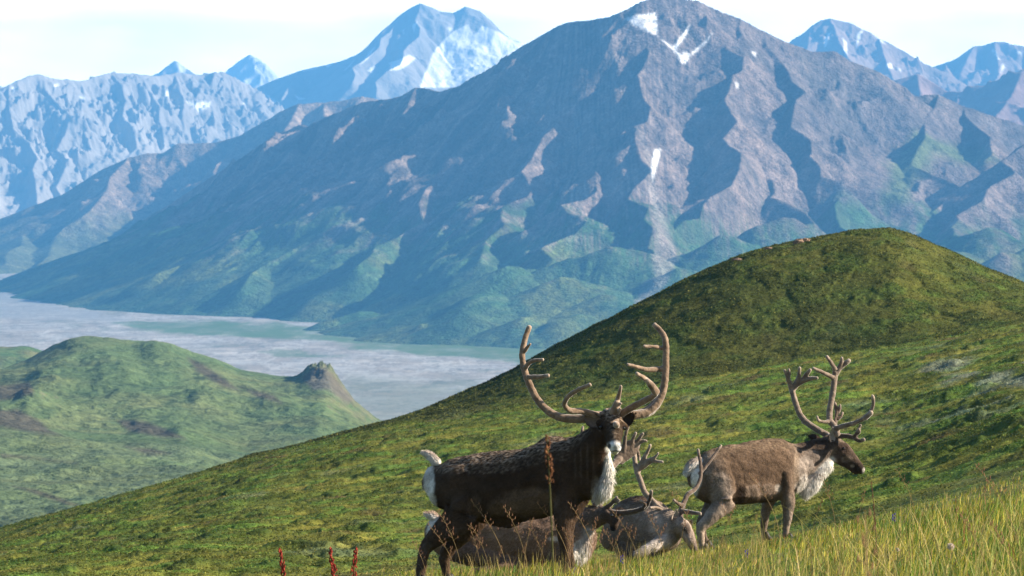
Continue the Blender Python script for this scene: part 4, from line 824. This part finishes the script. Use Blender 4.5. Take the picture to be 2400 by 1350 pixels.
D.antler([J([(1594, 1218), (1596, 1200), (1602, 1180), (1613, 1158), (1630, 1145), (1642, 1120), (1642, 1090), (1636, 1054)], -.12, .35, 7.5, 3.6), J([(1601, 1184), (1590, 1181), (1579, 1172)], -.05, -.15, 5, 3.6), J([(1597, 1198), (1618, 1201), (1641, 1204)], -.1, -.3, 6.5, 4.5), J([(1640, 1110), (1668, 1075), (1690, 1044)], .25, .4, 5, 3)], (.085, .06, .045), (.17, .125, .095))

# ------------------------------------------------------------------ vegetation
# dwarf shrub heath: countless leaves over the hillside
n = 1050000
lpx = np.where(rng.uniform(0, 1, n) < .84, rng.uniform(-150, 2550, n), np.where(rng.uniform(0, 1, n) < .35, rng.uniform(-900, -150, n), rng.uniform(2550, 3900, n))); lY = np.exp(rng.uniform(math.log(40), math.log(240), n)); lY[:260000] = rng.uniform(198, 236, 260000); lX = (lpx-1200)/F*lY
lz, lmat, lshr, ltus = hill_shape(lX, lY)
keep = rng.uniform(0, 1, n) < np.clip(lshr*(.45+.55*lmat), .0, 1); lX, lY, lmat, lshr = lX[keep], lY[keep], lmat[keep], lshr[keep]; n = len(lX)
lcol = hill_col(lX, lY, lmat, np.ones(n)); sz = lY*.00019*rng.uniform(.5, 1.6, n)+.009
C0 = np.stack([lX, lY, hill_z(lX, lY)+rng.uniform(-.2, 1, n)*(.00008*lY+.022)*(.5+.8*lmat)], -1)
gxs = (hill_z(lX+.25, lY)-hill_z(lX-.25, lY))/.5; gys = (hill_z(lX, lY+.4)-hill_z(lX, lY-.4))/.8
ln = np.stack([-gxs, -gys, np.ones(n)], -1); ln /= np.linalg.norm(ln, axis=1)[:, None]; ln += rng.normal(0, .55, (n, 3)); ln /= np.linalg.norm(ln, axis=1)[:, None]
a1 = np.cross(ln, rng.normal(0, 1, (n, 3))); a1 /= np.linalg.norm(a1, axis=1)[:, None]; a2 = np.cross(ln, a1)
LV = np.stack([C0-a1*sz[:, None], C0+a2*sz[:, None]*.55, C0+a1*sz[:, None], C0-a2*sz[:, None]*.55], 1).reshape(-1, 3)
lcol = lcol*rng.uniform(.65, 1.6, n)[:, None]; lcol = mixc(lcol, (.20, .19, .04), (rng.uniform(0, 1, n) < .16)*.7)
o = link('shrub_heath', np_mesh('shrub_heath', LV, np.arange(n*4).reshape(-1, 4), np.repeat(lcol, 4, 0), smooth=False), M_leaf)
tag(o, 'low dwarf birch and willow heath over the hillside', 'shrub heath', kind='stuff')
# grass
def blades(n, px, Y, h, wd, lean, col):
    X = (px-1200)/F*Y; z = hill_z(X, Y)-.02
    P = np.stack([X, Y, z], -1); a = rng.uniform(0, 2*np.pi, n); sd = np.stack([np.cos(a), np.sin(a), 0*a], -1)
    le = np.stack([rng.normal(.25, .35, n), rng.normal(0, .3, n), np.zeros(n)], -1)*lean[:, None]
    up = np.array((0, 0, 1.0))
    m1 = P+up*(h*.45)[:, None]+le*(h*.22)[:, None]; m2 = P+up*(h*.78)[:, None]+le*(h*.62)[:, None]; tp = P+up*(h*.97)[:, None]+le*(h*1.05)[:, None]
    w = sd*wd[:, None]
    V = np.stack([P-w, P+w, m1-w*.9, m1+w*.9, m2-w*.55, m2+w*.55, tp], 1).reshape(-1, 3)
    b = (np.arange(n)*7)[:, None]
    Fc = np.concatenate([b+np.array([[0, 1, 3]]), b+np.array([[0, 3, 2]]), b+np.array([[2, 3, 5]]), b+np.array([[2, 5, 4]]), b+np.array([[4, 5, 6]])])
    return V, Fc, np.repeat(col, 7, 0)
def grass_colour(X, Y, n):
    pal = np.array([(.080, .155, .016), (.17, .235, .026), (.38, .33, .040), (.47, .36, .13), (.30, .14, .05)])
    f = fbm(X/.8, Y/1.6, 301, 4)*1.7
    p = np.stack([.30+.7*f, .32+0*f, .27-.2*f, .12-.1*f, .05+0*f], 1).clip(.01, 1); p /= p.sum(1)[:, None]
    k = (rng.uniform(0, 1, n)[:, None] > np.cumsum(p, 1)).sum(1).clip(0, 4)
    return pal[k]*rng.uniform(.7, 1.3, n)[:, None]
parts = []
n = 205000; Yg = np.sqrt(rng.uniform(19**2, 51**2, n)); pg = rng.uniform(-160, 3560, n)
Xg = (pg-1200)/F*Yg; shr = hill_noise(Xg, Yg)[0]; clump = fbm(Xg/.5, Yg/.8, 302, 3)
keep = rng.uniform(0, 1, n) < np.clip(1.02-shr, .05, 1)*np.clip(.75+clump, .15, 1)*(1-.85*sstep(33, 43, Yg)*sstep(1600, 2000, pg)); pg, Yg, Xg, shr, clump = pg[keep], Yg[keep], Xg[keep], shr[keep], clump[keep]; n = len(pg)
leftlow = sstep(1250, 750, pg)
parts.append(blades(n, pg, Yg, rng.uniform(.04, .135, n)*(1+.9*clump)*(1-.35*leftlow)*(1+.25*sstep(1900, 2300, pg)-.3*sstep(1300, 1500, pg)*sstep(2050, 1850, pg))*(1-.35*sstep(36, 44, Yg)), rng.uniform(.0030, .0058, n), rng.uniform(.2, .9, n), grass_colour(Xg, Yg, n)))
n = 1500; pg = rng.uniform(1500, 2600, n); Yg = rng.uniform(15, 30, n); Xg = (pg-1200)/F*Yg
parts.append(blades(n, pg, Yg, rng.uniform(.22, .42, n), rng.uniform(.002, .0038, n), rng.uniform(.5, 1.6, n), mixc(grass_colour(Xg, Yg, n), (.40, .32, .12), np.full(n, .3))))
n = 300; pg = rng.uniform(1750, 2650, n); Yg = rng.uniform(15, 31, n); Xg = (pg-1200)/F*Yg
parts.append(blades(n, pg, Yg, rng.uniform(.34, .62, n), rng.uniform(.0016, .003, n), -rng.uniform(.3, 1.3, n), mixc(grass_colour(Xg, Yg, n), (.42, .32, .12), np.full(n, .65))))
n = 900; pg = rng.uniform(950, 1800, n); Yg = rng.uniform(29, 39, n); Xg = (pg-1200)/F*Yg
parts.append(blades(n, pg, Yg, rng.uniform(.14, .30, n), rng.uniform(.0014, .0026, n), rng.uniform(-.8, 1.2, n), mixc(grass_colour(Xg, Yg, n), (.42, .30, .13), np.full(n, .6))))
off = 0; vs, fs, cs = [], [], []
for V, Fc, c in parts: vs.append(V); fs.append(Fc+off); cs.append(c); off += len(V)
o = link('grass', np_mesh('grass', np.vstack(vs), np.vstack(fs), np.vstack(cs)), M_grass)
tag(o, 'yellow green grass in the foreground meadow', 'grass', kind='stuff')

# ---- single plants
def plant_part(name, tubes, cols, parent, mat=M_plant):
    vs, fs, cs, off = [], [], [], 0
    for (V, Fq, Ft, *_), c in zip(tubes, cols):
        vs.append(V); fs.append(np.vstack([Fq, np.hstack([Ft, Ft[:, :1]])])+off if False else np.vstack([Fq[:, [0, 1, 2]], Fq[:, [0, 2, 3]], Ft])+off); cs.append(np.tile(c, (len(V), 1))); off += len(V)
    return link(name, np_mesh(name, np.vstack(vs), np.vstack(fs), np.vstack(cs)), mat, parent)
def plant_root(name, label, cat, px, Y, group=None):
    X = (px-1200)/F*Y; e_ = bpy.data.objects.new(name, None); COL.objects.link(e_)
    e_.location = (X, Y, float(hill_z(np.array([X]), np.array([Y]))[0])-.02); return tag(e_, label, cat, group)
def copy_tree(o, parent=None):
    c = o.copy(); COL.objects.link(c); c.parent = parent
    for ch in o.children: copy_tree(ch, c)
    return c
def stalk_mesh(e_, h, lean, kind):
    pts = [(lean*h*t*t, 0, h*t) for t in np.linspace(0, 1, 7)]
    plant_part('stem', [tube(pts, [.0028, .0027, .0025, .0023, .002, .0017, .0012], 5, 2)], [(.27, .19, .085)], e_)
    ts, cs = [], []
    for k in range(16 if kind else 11):
        t = .62+.38*k/16 if kind else .74+.26*k/11
        b = np.array((lean*h*t*t, 0, h*t)); a = k*2.4; l = h*(.085 if kind else .05)*(1.25-t*.6)
        e2 = b+np.array((math.cos(a)*l*.75, math.sin(a)*l*.75, l*.5))
        ts.append(tube([b, (b+e2)/2, e2], [.0012, .0012, .001], 4, 1)); cs.append((.30, .2, .1))
        ts.append(tube([e2-(0, 0, .008), e2, e2+(0, 0, .012)], [.002, .0034, .0012], 5, 1)); cs.append((.30, .155, .09))
    plant_part('seed_head', ts, cs, e_)
protos = []
SLB = 'thin straw coloured grass stalk with a reddish open seed head in the meadow'
sp = [(1003, 33.6), (1042, 34.2), (1075, 33.2), (1105, 34.4), (1130, 33.8), (1163, 33.0), (1190, 34.3), (1212, 33.4), (1238, 34.0), (1262, 33.1), (1282, 34.4), (1322, 33.8), (1352, 33.3), (1376, 34.2), (1402, 33.6), (1428, 34.3),
      (1452, 33.0), (1478, 34.2), (1500, 33.5), (1530, 34.4), (1560, 35), (1592, 34), (1640, 36), (1690, 38), (1722, 40), (1765, 37), (1830, 39), (1905, 38), (1962, 36), (2010, 34), (2150, 36), (2290, 33), (1150, 33.5), (1225, 33.0), (1340, 34.5), (1390, 33.0), (1085, 33.9), (1465, 34.6)]
for i, (px_, Y_) in enumerate(sp):
    k = i % 4
    if i < 4:
        e_ = plant_root('grass_stalk', SLB, 'grass stalk', px_, Y_, 'seeding grass stalks in the meadow')
        stalk_mesh(e_, (.62, .52, .7, .46)[k], (-.32, .18, -.45, .3)[k], k % 2 == 0); protos.append(e_)
    else:
        e_ = copy_tree(protos[k]); X = (px_-1200)/F*Y_; e_.location = (X, Y_, float(hill_z(np.array([X]), np.array([Y_]))[0])-.02)
    e_.rotation_euler = (0, 0, random.uniform(-.9, .9)); s_ = random.uniform(.7, 1.15); e_.scale = (s_, s_, s_)
# tall pale grass at the right edge, nearer the camera
TL = ['tall straw grass stalk leaning left near the right edge, the longest one', 'pale bent grass stalk at the lower right below the longest one', 'short pale grass stalk at the lower right corner']
for (px_, Y_, h, ln, lb) in ((2400, 24, .72, -.42, TL[0]), (2330, 21, .55, -.38, TL[1]), (2405, 19, .5, -.35, TL[2]), (2045, 10.5, .92, -.02, 'blurred pale grass stalk close to the camera at the bottom right'), (1672, 11, .72, .05, 'blurred reddish grass stalk close to the camera below the hind legs of the right bull')):
    e_ = plant_root('tall_grass_stalk', lb, 'grass stalk', px_, Y_); stalk_mesh(e_, h, ln, False)
# docks: one tall and brown before the dark bull, three red ones at the bottom
def dock(px, Y, h, lean, label, stemc, headc, dens, rad, frac):
    e_ = plant_root('dock_plant', label, 'dock plant', px, Y)
    pts = [(lean*h*t*t, 0, h*t) for t in np.linspace(0, 1, 6)]
    plant_part('stem', [tube(pts, [rad*.35]*5+[rad*.2], 6, 2)], [stemc], e_)
    ts, cs = [], []
    for k in range(dens):
        t = frac+(1-frac)*(k+random.random())/dens; a = random.uniform(0, 6.28); r = rad*random.uniform(.5, 1.6)*(1.25-.75*(t-frac)/(1-frac))
        c = np.array((lean*h*t*t+math.cos(a)*r, math.sin(a)*r, h*t)); q = rad*random.uniform(.4, .75)
        ts.append(tube([c-(0, 0, q), c, c+(math.cos(a)*q*.3, math.sin(a)*q*.3, q)], [q*.4, q*.75, q*.3], 5, 1)); cs.append(np.array(headc)*random.uniform(.6, 1.3))
    plant_part('seed_head', ts, cs, e_)
    for s_ in (-1, 1):
        V = np.array([(s_*rad*(.3+8*t)*.8, (q*(.9*rad*math.sin(math.pi*(t*.9+.1)))), .05*h+h*.35*t-.1*h*t*t) for t in np.linspace(0, 1, 6) for q in (-1, 1)])
        i = np.arange(12).reshape(6, 2); Fq = np.stack([i[:-1, 0], i[:-1, 1], i[1:, 1], i[1:, 0]], -1)
        link('leaf', np_mesh('leaf', V, Fq, np.tile(np.array(stemc)*1.1, (12, 1))), M_plant, e_)
dock(1303, 15.5, 1.20, -.03, 'tall brown seeding dock rising blurred in front of the dark bull', (.085, .085, .03), (.21, .095, .045), 60, .010, .84)
dock(672, 33, .60, -.12, 'red dock plant standing alone at the bottom, the one farthest from the bulls', (.20, .05, .03), (.36, .045, .03), 60, .019, .42)
dock(786, 33, .52, -.1, 'red dock plant at the bottom, the middle one of the three red plants', (.20, .05, .03), (.33, .04, .028), 56, .019, .42)
dock(826, 33.2, .50, .05, 'red dock plant nearest to the hind legs of the dark bull', (.20, .05, .03), (.34, .045, .03), 50, .018, .42)
dock(2062, 22, .76, -.06, 'thin reddish brown dock spike in the grass right of the grazing bulls', (.13, .06, .035), (.17, .075, .045), 30, .006, .68)
# white and purple flowers
def flower(name, label, cat, px, Y, h, r, kind):
    e_ = plant_root(name, label, cat, px, Y); e_.scale = (.5, .5, .92) if kind == 'p' else (1, 1, 1)
    plant_part('stem', [tube([(0, 0, 0), (.005, 0, h*.5), (.0, 0, h)], [.002, .002, .0018], 5, 2)], [(.12, .15, .04)], e_)
    if kind == 'puff':
        n = 700; d = rng.normal(0, 1, (n, 3)); d /= np.linalg.norm(d, axis=1)[:, None]; c = np.array((0, 0, h+r*.6))
        o = link('flower_head', np_mesh('flower_head', *[x for x in sphere_arrays(c, r*.7)], np.tile((.62, .50, .44), (11*14, 1))), M_plant, e_)
        strands('fluff', c+d*r*.6, d, rng.normal(0, 1, (n, 3)), rng.uniform(.3, .55, n)*r, np.full(n, .0009), np.tile((.72, .62, .56), (n, 1)), M_hair, o, 0)
    else:
        ts, cs = [], []
        for k in range(7):
            a = k*2.1; z = h-.05+.011*k; c = np.array((math.cos(a)*.013, math.sin(a)*.013, z)); ts.append(tube([c, c+(math.cos(a)*.012, math.sin(a)*.012, .010), c+(math.cos(a)*.016, math.sin(a)*.016, -.004)], [.004, .0085, .005], 6, 2)); cs.append((.10, .06, .40))
        plant_part('flower_head', ts, cs, e_)
def sphere_arrays(c, r, nu=10, nv=14):
    V = [c+r*np.array((math.sin(math.pi*i/nu)*math.cos(2*math.pi*j/nv), math.sin(math.pi*i/nu)*math.sin(2*math.pi*j/nv), math.cos(math.pi*i/nu))) for i in range(nu+1) for j in range(nv)]
    i = np.arange((nu+1)*nv).reshape(nu+1, nv); j = np.roll(i, -1, 1); return np.array(V), np.stack([i[:-1], i[1:], j[1:], j[:-1]], -1).reshape(-1, 4)
flower('cottongrass', 'large fluffy off white seed head low in the grass at the right', 'cottongrass', 2231, 26, .16, .026, 'puff')
flower('cottongrass', 'small white seed head left of the large fluffy one', 'cottongrass', 2106, 27, .17, .014, 'puff')
flower('monkshood', 'purple flower in the grass beneath the grazing bull', 'purple flower', 1457, 34.2, .15, .01, 'p')
flower('monkshood', 'purple flower in the grass below the hind legs of the right bull', 'purple flower', 1750, 33, .13, .01, 'p')
flower('monkshood', 'purple flower in the grass right of the right bull', 'purple flower', 2096, 34, .22, .01, 'p')
# stones on the skyline of the hill
def stone(px, py, Y, r, sc, label, seed):
    V, Fq = sphere_arrays(np.zeros(3), 1.0, 12, 18)
    nn = fbm(V[:, 0]*1.3+seed, V[:, 2]*1.3+V[:, 1]*.9, seed, 3, .6); V = V*(1+nn*.55)[:, None]*np.array(sc)*r
    X = (px-1200)/F*Y; z = float(hill_z(np.array([X]), np.array([Y]))[0])
    c = mixc(np.broadcast_to(np.array((.30, .19, .12)), V.shape).copy(), (.16, .12, .09), np.clip(.5+nn*2, 0, 1))
    o = link('boulder', np_mesh('boulder', V, Fq, c, smooth=False), M_stone); o.location = (X, Y, z+r*.15); tag(o, label, 'boulder', 'boulders on the skyline of the hill')
stone(1872, 572, 228.2, .30, (1.1, .9, .7), 'rusty boulder on the hilltop skyline, widest of the clustered ones', 1); stone(1889, 570, 228.4, .25, (1.2, .9, .6), 'low rusty boulder against the right end of the widest skyline boulder', 2); stone(1802, 586, 227.6, .18, (1.5, .9, .5), 'small flat boulder on the hilltop skyline, below the clustered ones', 3); stone(1728, 610, 226.4, .25, (1.3, .9, .6), 'dark lone boulder farthest down the hill skyline', 4)
print('tris', sum(len(m.polygons) for m in bpy.data.meshes))
